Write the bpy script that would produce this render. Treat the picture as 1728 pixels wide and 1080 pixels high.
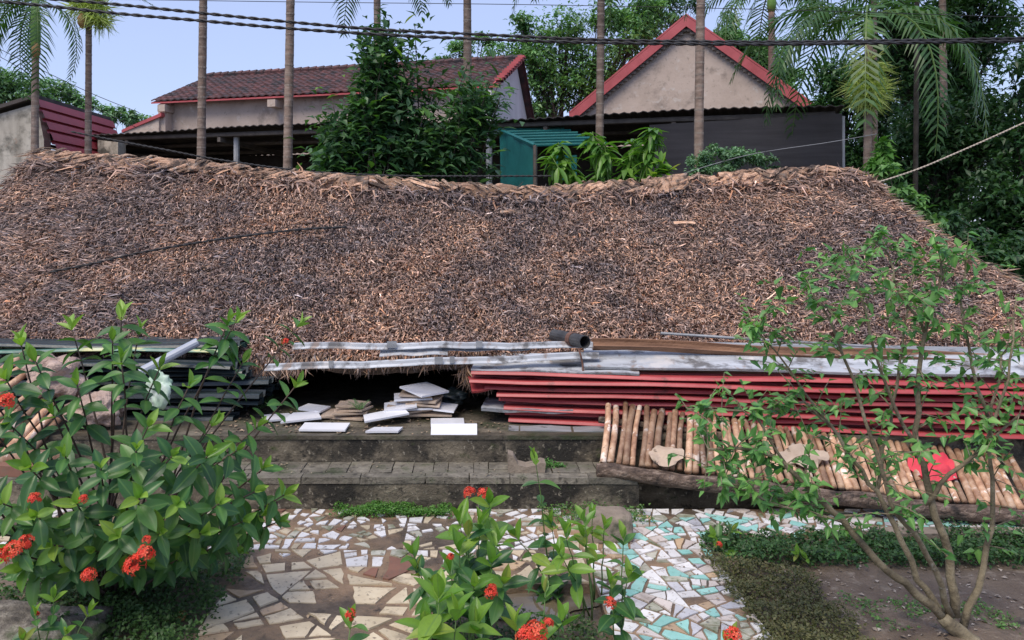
import bpy, bmesh, math, random
import numpy as np
from mathutils import Vector, Matrix, noise as mnoise
random.seed(7); rng = np.random.default_rng(7)
for o in list(bpy.data.objects): bpy.data.objects.remove(o)
sc = bpy.context.scene
COL = sc.collection

# ---------------------------------------------------------------- camera, sky, sun, exposure
F, CX, HY, CH = 1390.0, 802.0, 370.0, 1.55       # focal length, principal column, horizon row (px of 1728x1080), eye height
cam = bpy.data.cameras.new('camera'); camo = bpy.data.objects.new('camera', cam); COL.objects.link(camo)
camo.location = (0, 0, CH); camo.rotation_euler = (math.pi/2, 0, 0)
cam.sensor_width = 36; cam.sensor_fit = 'HORIZONTAL'; cam.lens = F/1728*36
cam.shift_x = (864-CX)/1728; cam.shift_y = -(540-HY)/1728
cam.clip_start = .05; cam.clip_end = 2000
sc.camera = camo
W = bpy.data.worlds.new('World'); sc.world = W; W.use_nodes = True
wn = W.node_tree; bg = wn.nodes['Background']
sky = wn.nodes.new('ShaderNodeTexSky'); sky.sky_type = 'NISHITA'; sky.sun_disc = False
SUN_EL, SUN_AZ = math.radians(58), math.radians(215)      # azimuth clockwise from +Y
sky.sun_elevation = SUN_EL; sky.sun_rotation = SUN_AZ
sky.air_density = 1.0; sky.dust_density = 0.6; sky.ozone_density = 3.0
hz = wn.nodes.new('ShaderNodeMix'); hz.data_type = 'RGBA'; hz.inputs[0].default_value = .55
hz.inputs[7].default_value = (4.9, 5.6, 8.7, 1)           # even thin overcast over the blue
wn.links.new(sky.outputs[0], hz.inputs[6]); wn.links.new(hz.outputs[2], bg.inputs[0])
bg.inputs[1].default_value = .105
sun = bpy.data.lights.new('sun', 'SUN'); suno = bpy.data.objects.new('sun', sun); COL.objects.link(suno)
sun.energy = 2.6; sun.angle = math.radians(35); sun.color = (1, .90, .76)
sd = Vector((math.sin(SUN_AZ)*math.cos(SUN_EL), math.cos(SUN_AZ)*math.cos(SUN_EL), math.sin(SUN_EL)))
suno.rotation_euler = sd.to_track_quat('Z', 'Y').to_euler()
sc.view_settings.view_transform = 'Standard'; sc.view_settings.look = 'None'
sc.view_settings.exposure = 0.45; sc.view_settings.gamma = 1; sc.view_settings.use_curve_mapping = False
sc.render.engine = 'CYCLES'

# ---------------------------------------------------------------- helpers
def P(px, py, Y): return Vector(((px-CX)*Y/F, Y, CH-(py-HY)*Y/F))       # a pixel at a known distance
def G(px, py, z=0):                                                      # a pixel on a level of known height
    Y = (CH-z)*F/(py-HY); return Vector(((px-CX)*Y/F, Y, z))
def U(a, b): return random.uniform(a, b)
def tag(o, label=None, cat=None, group=None, kind=None):
    if label: o['label'] = label
    if cat: o['category'] = cat
    if group: o['group'] = group
    if kind: o['kind'] = kind
    return o
def thing(name, loc, label, cat, group=None):
    o = bpy.data.objects.new(name, None); o.empty_display_size = .1; COL.objects.link(o); o.location = loc
    return tag(o, label, cat, group)
def link(name, me, parent=None, mtx=None):
    o = bpy.data.objects.new(name, me); COL.objects.link(o)
    if parent is not None: o.parent = parent
    if mtx is not None: o.matrix_local = mtx
    return o
def wloc(o):
    v = Vector((0, 0, 0))
    while o is not None: v += o.location; o = o.parent
    return v
class MB:
    def __init__(s): s.v = []; s.f = []; s.c = []
    def add(s, vs, fs, col=None):
        b = len(s.v); s.v += [tuple(v) for v in vs]; s.f += [tuple(i+b for i in f) for f in fs]
        s.c += [col or (1, 1, 1)]*len(vs)
    def box(s, c, size, rz=0, M3=None, col=None, jit=0):
        R = M3 or Matrix.Rotation(rz, 3, 'Z'); c = Vector(c); vs = []
        for z in (-.5, .5):
            for x, y in ((-.5, -.5), (.5, -.5), (.5, .5), (-.5, .5)):
                vs.append(c + R @ Vector((x*size[0]+U(-jit, jit), y*size[1]+U(-jit, jit), z*size[2]+U(-jit, jit))))
        s.add(vs, [(3,2,1,0),(4,5,6,7),(0,1,5,4),(1,2,6,5),(2,3,7,6),(3,0,4,7)], col)
    def tube(s, pts, rad, n=6, cap=True, col=None):
        pts = [Vector(p) for p in pts]; k = len(pts)
        if not hasattr(rad, '__len__'): rad = [rad]*k
        vs, fs = [], []; ref = None
        for i, p in enumerate(pts):
            t = (pts[min(i+1, k-1)]-pts[max(i-1, 0)]).normalized()
            if ref is None: ref = t.orthogonal().normalized()
            a = (ref - t*ref.dot(t)).normalized(); ref = a; b = t.cross(a)
            for j in range(n):
                th = 2*math.pi*j/n; vs.append(p + (a*math.cos(th)+b*math.sin(th))*rad[i])
        for i in range(k-1):
            for j in range(n):
                j2 = (j+1) % n; fs.append((i*n+j, i*n+j2, (i+1)*n+j2, (i+1)*n+j))
        if cap: fs += [tuple(range(n))[::-1], tuple(range((k-1)*n, k*n))]
        s.add(vs, fs, col)
    def prism(s, poly, z0, z1, col=None):
        n = len(poly); vs = [(p[0], p[1], z0) for p in poly]+[(p[0], p[1], z1) for p in poly]
        s.add(vs, [tuple(range(n))[::-1], tuple(range(n, 2*n))]+[(i, (i+1) % n, n+(i+1) % n, n+i) for i in range(n)], col)
    def slab(s, corners, off, col=None):                # polygon in space, thickened by off
        n = len(corners); a = [Vector(c) for c in corners]; off = Vector(off); vs = a+[c+off for c in a]
        s.add(vs, [tuple(range(n))[::-1], tuple(range(n, 2*n))]+[(i, (i+1) % n, n+(i+1) % n, n+i) for i in range(n)], col)
    def build(s, name, mat, parent=None, smooth=False, kind=None):
        w = wloc(parent) if parent else Vector((0, 0, 0))
        me = bpy.data.meshes.new(name); me.from_pydata([(v[0]-w.x, v[1]-w.y, v[2]-w.z) for v in s.v], [], s.f)
        bm = bmesh.new(); bm.from_mesh(me); bmesh.ops.recalc_face_normals(bm, faces=bm.faces); bm.to_mesh(me); bm.free()
        if any(c != (1, 1, 1) for c in s.c):
            at = me.color_attributes.new('Col', 'FLOAT_COLOR', 'POINT')
            at.data.foreach_set('color', np.array([(*c, 1) for c in s.c], dtype=np.float32).ravel())
        if smooth: me.polygons.foreach_set('use_smooth', [True]*len(me.polygons))
        me.materials.append(mat); o = link(name, me, parent)
        if kind: o['kind'] = kind
        return o
def npmesh(name, V, Fa, C, mat, parent=None, kind='stuff', smooth=False):
    """V (n,3), Fa (m,k) faces of one size, C (n,3) colours; world coordinates"""
    w = wloc(parent) if parent else Vector((0, 0, 0)); V = np.asarray(V, np.float32) - np.array(w, np.float32)
    me = bpy.data.meshes.new(name); m, k = Fa.shape
    me.vertices.add(len(V)); me.vertices.foreach_set('co', V.ravel())
    me.loops.add(m*k); me.loops.foreach_set('vertex_index', Fa.astype(np.int32).ravel())
    me.polygons.add(m); me.polygons.foreach_set('loop_start', np.arange(0, m*k, k, dtype=np.int32))
    if smooth: me.polygons.foreach_set('use_smooth', np.ones(m, bool))
    me.update(calc_edges=True)
    if C is not None:
        at = me.color_attributes.new('Col', 'FLOAT_COLOR', 'POINT')
        at.data.foreach_set('color', np.concatenate([C, np.ones((len(C), 1))], 1).astype(np.float32).ravel())
    me.materials.append(mat); o = link(name, me, parent)
    if kind: o['kind'] = kind
    return o
def nrm(a): return a/np.maximum(np.linalg.norm(a, axis=1, keepdims=True), 1e-9)
def leaf_cloud(name, pos, d, up, L, Wd, C, mat, parent=None, kind='stuff', bend=.25):
    """n folded leaves of 4 triangles-worth: base, two sides, tip"""
    n = len(pos); d = nrm(d); sx = nrm(np.cross(d, up)); nn = np.cross(sx, d)
    L = L[:, None]; Wd = Wd[:, None]
    base = pos; tip = pos+d*L-nn*L*bend; m = pos+d*L*.45
    l = m-sx*Wd*.5+nn*Wd*.22; r = m+sx*Wd*.5+nn*Wd*.22
    V = np.stack([base, l, tip, r, m], 1).reshape(-1, 3)
    i = np.arange(n)[:, None]*5
    Fa = np.concatenate([i+np.array([[0, 4, 1]]), i+np.array([[1, 4, 2]]), i+np.array([[0, 3, 4]]), i+np.array([[4, 3, 2]])])
    return npmesh(name, V, Fa, np.repeat(C, 5, 0), mat, parent, kind)

# ---------------------------------------------------------------- materials
def mat_new(name):
    m = bpy.data.materials.new(name); m.use_nodes = True
    return m, m.node_tree, m.node_tree.nodes['Principled BSDF']
def nz(nt, scale, detail=4, coord='Object', vec=None, rough=.6):
    n = nt.nodes.new('ShaderNodeTexNoise'); n.inputs['Scale'].default_value = scale; n.inputs['Detail'].default_value = detail
    n.inputs['Roughness'].default_value = rough
    t = nt.nodes.new('ShaderNodeTexCoord')
    if vec:
        mp = nt.nodes.new('ShaderNodeMapping'); mp.inputs['Scale'].default_value = vec
        nt.links.new(t.outputs[coord], mp.inputs[0]); nt.links.new(mp.outputs[0], n.inputs[0])
    else: nt.links.new(t.outputs[coord], n.inputs[0])
    return n.outputs[0]
def ramp(nt, src, stops):
    r = nt.nodes.new('ShaderNodeValToRGB'); e = r.color_ramp.elements
    while len(e) < len(stops): e.new(.5)
    for el, (p, c) in zip(e, stops):
        el.position = p; el.color = (*c, 1) if len(c) == 3 else c
    nt.links.new(src, r.inputs[0]); return r.outputs[0]
def mixc(nt, fac, a, b, mode='MIX'):
    m = nt.nodes.new('ShaderNodeMix'); m.data_type = 'RGBA'; m.blend_type = mode
    for sock, v in ((0, fac), (6, a), (7, b)):
        if isinstance(v, (int, float)): m.inputs[sock].default_value = v
        elif isinstance(v, tuple): m.inputs[sock].default_value = (*v, 1) if len(v) == 3 else v
        else: nt.links.new(v, m.inputs[sock])
    return m.outputs[2]
def bump(nt, bs, src, strength, dist=.02):
    b = nt.nodes.new('ShaderNodeBump'); b.inputs['Strength'].default_value = strength; b.inputs['Distance'].default_value = dist
    nt.links.new(src, b.inputs['Height']); nt.links.new(b.outputs[0], bs.inputs['Normal'])
def attr(nt, name='Col'):
    a = nt.nodes.new('ShaderNodeAttribute'); a.attribute_name = name; return a.outputs['Color']
def orand(nt):
    return nt.nodes.new('ShaderNodeObjectInfo').outputs['Random']
def surf(name, stops, scale=6, rough=.7, bstr=.3, bscale=40, vec=None, spots=None, rrange=None, metal=0, detail=6, objvar=0, bdist=.01, spec=.5):
    """noise-coloured surface; spots=(colour, scale, lo, hi) lays a second patchy colour on it"""
    m, nt, b = mat_new(name)
    c = ramp(nt, nz(nt, scale, detail, vec=vec), stops)
    if spots:
        for (sc_, ss, lo, hi) in (spots if isinstance(spots, list) else [spots]):
            f = ramp(nt, nz(nt, ss, 6, rough=.65), [(lo, (0, 0, 0)), (hi, (1, 1, 1))]); c = mixc(nt, f, c, sc_)
    if objvar:
        v = nt.nodes.new('ShaderNodeMapRange'); v.inputs[3].default_value = 1-objvar; v.inputs[4].default_value = 1+objvar
        nt.links.new(orand(nt), v.inputs[0]); c = mixc(nt, 1.0, c, v.outputs[0], 'MULTIPLY')
    nt.links.new(c, b.inputs['Base Color']); b.inputs['Roughness'].default_value = rough; b.inputs['Metallic'].default_value = metal
    b.inputs['Specular IOR Level'].default_value = spec
    if rrange:
        r = ramp(nt, nz(nt, scale*.7, 3), [(.35, (rrange[0],)*3), (.65, (rrange[1],)*3)]); nt.links.new(r, b.inputs['Roughness'])
    if bstr: bump(nt, b, nz(nt, bscale, 6), bstr, bdist)
    return m
def leafmat(name, stops, rough=.35, trans=.3, src='random', tint=(1.0, 1.25, .45)):
    m, nt, b = mat_new(name)
    if src == 'random': c = ramp(nt, orand(nt), stops)
    else: c = attr(nt)
    if src == 'random':                                  # pale midrib and fine mottling on big leaves
        t = nt.nodes.new('ShaderNodeTexCoord'); sx = nt.nodes.new('ShaderNodeSeparateXYZ'); nt.links.new(t.outputs['Object'], sx.inputs[0])
        ab = nt.nodes.new('ShaderNodeMath'); ab.operation = 'ABSOLUTE'; nt.links.new(sx.outputs[0], ab.inputs[0])
        f = ramp(nt, ab.outputs[0], [(.010, (.5,)*3), (.03, (0, 0, 0))])
        c = mixc(nt, f, c, (.15, .28, .08))
        c = mixc(nt, ramp(nt, nz(nt, 7, 3), [(.3, (0,)*3), (.8, (.35,)*3)]), c, (.10, .16, .04))
    nt.links.new(c, b.inputs['Base Color']); b.inputs['Roughness'].default_value = rough
    tr = nt.nodes.new('ShaderNodeBsdfTranslucent'); nt.links.new(mixc(nt, 1.0, c, tint, 'MULTIPLY'), tr.inputs[0])
    mx = nt.nodes.new('ShaderNodeMixShader'); mx.inputs[0].default_value = trans
    nt.links.new(b.outputs[0], mx.inputs[1]); nt.links.new(tr.outputs[0], mx.inputs[2])
    nt.links.new(mx.outputs[0], nt.nodes['Material Output'].inputs[0])
    return m
def attrmat(name, rough=.8, nscale=50, amt=.3, bstr=.2, trans=0):
    m, nt, b = mat_new(name); c = attr(nt)
    v = ramp(nt, nz(nt, nscale, 4), [(.25, (1-amt,)*3), (.75, (1+amt,)*3)])
    nt.links.new(mixc(nt, 1.0, c, v, 'MULTIPLY'), b.inputs['Base Color']); b.inputs['Roughness'].default_value = rough
    if bstr: bump(nt, b, nz(nt, nscale*2, 4), bstr, .004)
    return m
MT = {}
MT['ground'] = surf('soil_ground', [(.3, (.055, .042, .03)), (.7, (.10, .075, .05))], 3, .85, .5, 30, spots=((.05, .08, .025), 1.2, .5, .65))
MT['mortar'] = surf('muddy_mortar', [(.3, (.055, .042, .032)), (.55, (.11, .083, .06)), (.75, (.19, .14, .095))], 9, .5, .7, 55, spots=[((.33, .215, .13), 1.4, .42, .60), ((.045, .055, .028), 4, .6, .75), ((.03, .025, .02), 12, .58, .7)], rrange=(.22, .7))
MT['soil'] = surf('wet_bed_soil', [(.3, (.085, .06, .042)), (.7, (.20, .15, .105))], 6, .7, 1, 50, spots=[((.24, .195, .15), 14, .56, .68), ((.035, .03, .022), 3, .55, .68)], rrange=(.35, .85))
MT['concrete'] = surf('mossy_concrete', [(.25, (.035, .032, .026)), (.5, (.10, .09, .072)), (.78, (.22, .20, .165))], 5, .85, .7, 60, spots=[((.02, .02, .016), 2.2, .45, .6), ((.05, .07, .025), 7, .58, .7)])
MT['dark_concrete'] = surf('dark_stained_concrete', [(.3, (.045, .038, .028)), (.5, (.13, .108, .078)), (.7, (.27, .228, .165))], 4, .85, .9, 60, vec=(1.2, 1, 2.5), spots=[((.022, .019, .015), 3.2, .47, .60), ((.34, .30, .23), 30, .58, .68), ((.02, .018, .014), 16, .56, .66), ((.05, .065, .02), 9, .60, .72)])
MT['platform'] = surf('damp_platform', [(.3, (.035, .03, .022)), (.5, (.095, .08, .058)), (.72, (.21, .18, .135))], 3.5, .75, .7, 45, spots=[((.035, .045, .018), 3, .5, .65), ((.04, .034, .026), 22, .56, .66)], vec=(1, 2, 1), rrange=(.35, .8))
MT['step_brick'] = surf('grey_step_brick', [(.3, (.09, .08, .062)), (.55, (.19, .17, .135)), (.75, (.31, .28, .225))], 14, .85, .9, 70, spots=[((.055, .065, .03), 7, .52, .66), ((.05, .045, .036), 26, .56, .66)], objvar=.22)
MT['thatch_base'] = surf('thatch_base', [(.3, (.03, .022, .017)), (.7, (.12, .08, .055))], 25, .95, .8, 60)
MT['straw'] = attrmat('straw', .8, 90, .35, 0)
MT['sheath'] = surf('dry_palm_sheath', [(.3, (.22, .12, .07)), (.46, (.52, .305, .19)), (.7, (.72, .48, .34))], 9, .8, 1, 50, vec=(1, 5, 9), objvar=.5, spots=[((.09, .06, .045), 6, .50, .60), ((.30, .24, .20), 14, .56, .66)], bdist=.03)
MT['dry_leaf'] = surf('dry_ridge_leaf', [(.3, (.07, .05, .038)), (.5, (.23, .16, .115)), (.72, (.50, .34, .235))], 26, .85, .8, 70, vec=(3, .7, .7), objvar=.6)
MT['grey_metal'] = surf('grey_metal', [(.25, (.24, .25, .27)), (.5, (.42, .44, .47)), (.8, (.60, .62, .65))], 2.2, .42, .15, 30, vec=(1, 6, 6), metal=.0, spots=[((.15, .145, .145), 6, .50, .60), ((.30, .24, .21), 11, .56, .66), ((.55, .53, .52), 4, .58, .66)])
MT['dull_grey'] = surf('dull_grey_sheet', [(.3, (.17, .18, .19)), (.7, (.33, .34, .36))], 3, .5, .2, 40, vec=(1, 6, 6), spots=((.07, .07, .07), 7, .55, .65))
MT['red_metal'] = surf('red_painted_metal', [(.25, (.22, .03, .034)), (.5, (.36, .052, .056)), (.8, (.46, .11, .105))], 3, .42, .1, 30, vec=(1, 5, 5), objvar=.15, spots=((.12, .035, .03), 6, .6, .7))
MT['dark_sheet'] = surf('dark_green_sheet', [(.3, (.012, .018, .022)), (.6, (.03, .045, .05)), (.8, (.07, .09, .10))], 3, .35, .2, 25, vec=(1, 4, 4), objvar=.3)
MT['painted_sheet'] = surf('green_yellow_sheet', [(.38, (.03, .10, .085)), (.5, (.09, .22, .17)), (.56, (.48, .47, .18)), (.7, (.45, .52, .38))], 4.5, .4, .1, 25, vec=(.6, 3, 3))
MT['white_tile'] = surf('white_glazed_tile', [(.3, (.62, .63, .68)), (.7, (.80, .80, .84))], 3, .25, .02, 20, objvar=.06, spots=((.40, .33, .27), 9, .66, .78))
MT['beige_tile'] = surf('beige_tile_back', [(.3, (.38, .28, .20)), (.7, (.58, .46, .36))], 8, .7, .3, 60, objvar=.2)
MT['pole'] = surf('peeled_pole', [(.25, (.15, .075, .045)), (.42, (.32, .175, .105)), (.58, (.48, .31, .20)), (.78, (.62, .48, .38))], 5, .6, .5, 50, vec=(3, 3, .9), objvar=.5, spots=[((.66, .55, .47), 12, .58, .64), ((.10, .055, .035), 20, .62, .7)])
MT['log'] = surf('dark_log', [(.3, (.04, .026, .02)), (.5, (.14, .095, .07)), (.68, (.33, .25, .20))], 16, .8, 1, 34, vec=(1, 3, 3), bdist=.04, spots=((.03, .022, .018), 9, .54, .64))
MT['gutter'] = surf('rotten_wood_beam', [(.3, (.10, .05, .03)), (.6, (.24, .125, .07)), (.8, (.40, .24, .15))], 5, .8, .6, 40, vec=(.6, 4, 4))
MT['black_pipe'] = surf('black_pipe', [(.3, (.02, .02, .022)), (.8, (.09, .09, .09))], 8, .5, .4, 40)
MT['rust'] = surf('rusty_wire', [(.3, (.08, .04, .03)), (.7, (.2, .1, .07))], 20, .85, .3, 60)
MT['pvc'] = surf('grey_pvc', [(.3, (.30, .33, .40)), (.7, (.40, .43, .50))], 4, .4, .05, 30)
MT['sack'] = surf('pinkish_sack', [(.3, (.32, .22, .18)), (.7, (.58, .44, .37))], 9, .8, 1, 16, bdist=.05)
MT['bag'] = surf('pale_green_bag', [(.35, (.35, .55, .33)), (.6, (.66, .76, .66)), (.8, (.80, .84, .82))], 7, .35, .4, 20)
MT['cloth'] = surf('red_cloth', [(.3, (.55, .035, .06)), (.7, (.70, .06, .09))], 5, .75, .4, 30)
MT['plaster'] = surf('stained_plaster', [(.25, (.36, .285, .235)), (.5, (.47, .375, .315)), (.8, (.55, .45, .385))], 1.6, .9, .5, 14, spots=[((.24, .195, .165), 2.2, .54, .72), ((.54, .49, .45), 5, .58, .72), ((.30, .25, .21), 11, .58, .70)])
MT['white_plaster'] = surf('pale_gable_plaster', [(.3, (.52, .51, .53)), (.7, (.68, .67, .69))], 2, .9, .2, 14, vec=(1, 1, .4))
MT['old_wall'] = surf('old_grey_wall', [(.25, (.27, .24, .20)), (.5, (.46, .42, .36)), (.8, (.62, .58, .51))], 2, .9, .4, 14, vec=(2, 2, .7), spots=[((.10, .095, .08), 2.4, .5, .66), ((.33, .235, .18), 5, .6, .7)])
MT['roof_tile'] = surf('dark_clay_tile', [(.3, (.04, .022, .024)), (.5, (.095, .042, .042)), (.75, (.19, .075, .068))], 5, .8, .4, 30, spots=((.035, .03, .034), 3, .45, .6))
MT['red_trim'] = surf('red_roof_trim', [(.3, (.32, .055, .06)), (.7, (.45, .09, .10))], 2.5, .6, .1, 10)
MT['red_sheet_roof'] = surf('red_roof_sheet', [(.3, (.25, .025, .035)), (.7, (.38, .04, .055))], 2, .5, .1, 10)
MT['shed_sheet'] = surf('dark_shed_roof', [(.3, (.035, .03, .03)), (.7, (.085, .07, .066))], 4, .8, .3, 20)
MT['shed_wood'] = surf('shed_timber', [(.3, (.09, .075, .065)), (.7, (.18, .15, .13))], 6, .8, .3, 30)
MT['post'] = surf('grey_shed_post', [(.3, (.36, .36, .37)), (.7, (.52, .52, .53))], 5, .7, .2, 30)
MT['tarp'] = surf('black_shade_cloth', [(.3, (.028, .026, .031)), (.7, (.05, .047, .054))], 3, .8, .4, 12, vec=(.4, .4, 6))
MT['shed_back'] = surf('shed_back_wall', [(.3, (.05, .043, .04)), (.7, (.09, .078, .072))], 3, .9, .2, 20)
MT['teal'] = surf('teal_tarp', [(.3, (.008, .13, .125)), (.7, (.02, .21, .195))], 3, .55, .4, 14)
MT['areca'] = surf('areca_trunk', [(.3, (.12, .085, .065)), (.55, (.24, .175, .14)), (.8, (.40, .32, .27))], 7, .85, .5, 40, vec=(1, 1, 2.5), objvar=.2, spots=((.34, .18, .12), 2.5, .56, .68))
MT['ring'] = surf('areca_ring', [(.3, (.20, .155, .125)), (.7, (.34, .28, .235))], 9, .9, .3, 40)
MT['crownshaft'] = surf('areca_crownshaft', [(.3, (.12, .26, .05)), (.7, (.22, .40, .09))], 3, .45, .1, 20)
MT['nut'] = surf('palm_nuts', [(.3, (.28, .15, .06)), (.7, (.5, .3, .12))], 20, .6, .3, 40)
MT['bark'] = surf('pale_bark', [(.3, (.10, .08, .05)), (.52, (.21, .17, .105)), (.75, (.36, .31, .21))], 14, .85, .8, 60, spots=((.34, .32, .26), 12, .62, .7))
MT['dark_bark'] = surf('dark_bark', [(.3, (.03, .025, .02)), (.7, (.085, .07, .055))], 10, .9, .6, 40)
MT['stem'] = surf('purple_brown_stem', [(.3, (.035, .022, .018)), (.7, (.085, .055, .04))], 30, .7, .3, 60)
MT['green_stem'] = surf('green_stem', [(.3, (.07, .13, .035)), (.7, (.12, .20, .05))], 30, .6, .1, 60)
MT['leaf'] = leafmat('glossy_leaf', [(0, (.022, .085, .03)), (.4, (.04, .135, .038)), (.75, (.075, .195, .042)), (1, (.115, .25, .05))], .36, .3)
MT['young_leaf'] = leafmat('young_leaf', [(0, (.13, .29, .045)), (.5, (.20, .38, .05)), (.85, (.30, .45, .07)), (1, (.36, .36, .09))], .38, .42)
MT['tree_leaf'] = leafmat('tree_leaf', [(0, (.06, .19, .06)), (.5, (.11, .29, .075)), (1, (.19, .41, .10))], .4, .4)
MT['mango_leaf'] = leafmat('mango_leaf', [(0, (.06, .17, .03)), (.5, (.13, .31, .05)), (1, (.24, .42, .08))], .38, .38)
MT['foliage'] = leafmat('foliage_cloud', None, .45, .3, src='attr')
MT['grass'] = leafmat('low_greens', None, .5, .3, src='attr')
MT['petal'] = leafmat('orange_red_petal', None, .5, .3, src='attr', tint=(1.2, .6, .5))
MT['cable'] = surf('black_cable', [(.3, (.012, .012, .014)), (.7, (.025, .025, .028))], 20, .6, 0)
MT['rope'] = surf('pale_rope', [(.3, (.38, .32, .26)), (.7, (.55, .48, .40))], 60, .9, .4, 120)
MT['stone'] = surf('mossy_rock', [(.3, (.05, .043, .035)), (.48, (.15, .13, .105)), (.68, (.36, .325, .27))], 16, .85, .9, 30, bdist=.03, spots=((.045, .075, .02), 5, .55, .68))
MT['block'] = surf('brown_block', [(.3, (.16, .125, .095)), (.7, (.30, .245, .19))], 8, .85, .7, 50, spots=((.06, .07, .04), 6, .55, .68))
def waterm():
    m, nt, b = mat_new('muddy_water'); b.inputs['Base Color'].default_value = (.16, .125, .085, 1); b.inputs['Roughness'].default_value = .06
    bump(nt, b, nz(nt, 9, 2), .03, .01); return m
MT['water'] = waterm()
# ================================================================ the setting
g = MB(); g.add([(-400, -100, -.12), (400, -100, -.12), (400, 900, -.12), (-400, 900, -.12)], [(0, 1, 2, 3)])
tag(g.build('ground', MT['ground']), kind='structure')
# beds: soil a little below the path; path = slab with the beds cut out
XL, XA, XB, XR = -1.05, -.16, .51, 1.10
def grid(name, x0, x1, y0, y1, step, fz, mat):
    xs = np.arange(x0, x1+step/2, step); ys = np.arange(y0, y1+step/2, step); nx, ny = len(xs), len(ys)
    X, Y = np.meshgrid(xs, ys); Z = np.array([[fz(x, y) for x in xs] for y in ys])
    V = np.stack([X, Y, Z], -1).reshape(-1, 3); i = (np.arange(ny-1)[:, None]*nx+np.arange(nx-1)[None]).ravel()[:, None]
    return npmesh(name, V, np.concatenate([i, i+1, i+1+nx, i+nx], 1), None, mat, None, 'structure', True)
def soilz(x, y):
    h = -.035+.022*mnoise.noise(Vector((x*3, y*3, 0)))+.012*mnoise.noise(Vector((x*11, y*11, 3)))
    if x < XL: h += .03
    if x > XR: h += .012+.02*math.exp(-((x-1.75)**2+(y-3.1)**2)/.06)
    return h
grid('soil', -4.2, 4.2, 1.2, 4.2, .05, soilz, MT['soil'])
xs = [-4.4, XL, XA, XB, XR, 4.4]; ys = [1.3, 3.5, 3.85, 4.05, 4.405]
def is_path(i, j):
    x, y = (xs[i]+xs[i+1])/2, (ys[j]+ys[j+1])/2
    if y > 4.05: return True
    if x < XL: return y > 3.85
    if x > XR: return False
    if XA < x < XB: return y > 3.5
    return True
pm = MB()
for i in range(5):
    for j in range(4):
        if not is_path(i, j): continue
        a, b, c, d = xs[i], xs[i+1], ys[j], ys[j+1]
        pm.add([(a, c, 0), (b, c, 0), (b, d, 0), (a, d, 0)], [(0, 1, 2, 3)])
        for (di, dj, e) in ((-1, 0, ((a, c), (a, d))), (1, 0, ((b, c), (b, d))), (0, -1, ((a, c), (b, c))), (0, 1, ((a, d), (b, d)))):
            ii, jj = i+di, j+dj
            if not (0 <= ii < 5 and 0 <= jj < 4 and is_path(ii, jj)):
                (p, q), (r, s) = e; pm.add([(p, q, 0), (r, s, 0), (r, s, -.1), (p, q, -.1)], [(0, 1, 2, 3)])
path = pm.build('paved_path', MT['mortar']); tag(path, kind='structure')
pud = MB(); pts = []
for k in range(40):
    a = 2*math.pi*k/40; r = 1+.12*math.sin(3*a)+.1*math.sin(5*a+1)
    pts.append((.19+.29*r*math.cos(a), 3.36+.12*r*math.sin(a), -.026))
pud.add(pts, [tuple(range(40))]); tag(pud.build('puddle', MT['water']), kind='structure')

# ---- broken-tile mosaic
def tilemat(n, c1, c2, dirt=(.16, .12, .085), lo=.56, hi=.70, rough=.3):
    return surf(n, [(.3, c1), (.7, c2)], 9, rough, .08, 40, objvar=.12, spots=[(dirt, 7, lo, hi+.06), (dirt, 40, .58, .68)])
TM = {'cream': tilemat('cream_shard', (.50, .41, .28), (.64, .55, .40)), 'white': tilemat('white_shard', (.62, .61, .60), (.76, .75, .75)),
      'teal': tilemat('teal_shard', (.22, .50, .45), (.36, .63, .57)), 'pink': tilemat('pale_pink_shard', (.50, .44, .40), (.64, .57, .53)),
      'brick': tilemat('brick_shard', (.17, .085, .06), (.25, .12, .08), rough=.7), 'moss': tilemat('mossy_shard', (.40, .38, .30), (.56, .55, .48), (.10, .12, .045), .42, .6),
      'tan': tilemat('tan_shard', (.40, .28, .17), (.54, .40, .26)), 'grey': tilemat('grey_shard', (.40, .40, .43), (.55, .55, .58))}
def area(p): return abs(sum(p[i][0]*p[(i+1) % len(p)][1]-p[(i+1) % len(p)][0]*p[i][1] for i in range(len(p))))/2
def cen(p): n = len(p); return (sum(q[0] for q in p)/n, sum(q[1] for q in p)/n)
def clip(p, nx, ny, d):                                    # keep nx*x+ny*y <= d
    out = []
    for i in range(len(p)):
        a, b = p[i], p[(i+1) % len(p)]; da, db = nx*a[0]+ny*a[1]-d, nx*b[0]+ny*b[1]-d
        if da <= 0: out.append(a)
        if (da < 0 < db) or (db < 0 < da):
            t = da/(da-db); out.append((a[0]+(b[0]-a[0])*t, a[1]+(b[1]-a[1])*t))
    return out
def target(x, y):
    if x < .55 and y < 3.75: return .020 if x < .2 else .010
    if x > .95 or y > 4.05: return .0042
    return .0062
def split(p, out):
    a = area(p); cx, cy = cen(p)
    if a < target(cx, cy)*U(.55, 1.7) or a < .0012: out.append(p); return
    best = max(((p[i], p[(i+1) % len(p)]) for i in range(len(p))), key=lambda e: math.dist(*e))
    ang = math.atan2(best[1][1]-best[0][1], best[1][0]-best[0][0])+random.gauss(0, .75 if a > .09 else .26)
    t = U(.36, .64); qx, qy = best[0][0]+(best[1][0]-best[0][0])*t*1+(cx-(best[0][0]+best[1][0])/2)*.5, best[0][1]+(best[1][1]-best[0][1])*t+(cy-(best[0][1]+best[1][1])/2)*.5
    nx, ny = math.cos(ang), math.sin(ang); d = nx*qx+ny*qy
    for q in (clip(p, nx, ny, d), clip(p, -nx, -ny, -d)):
        if len(q) >= 3 and area(q) > 1e-4: split(q, out)
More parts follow.
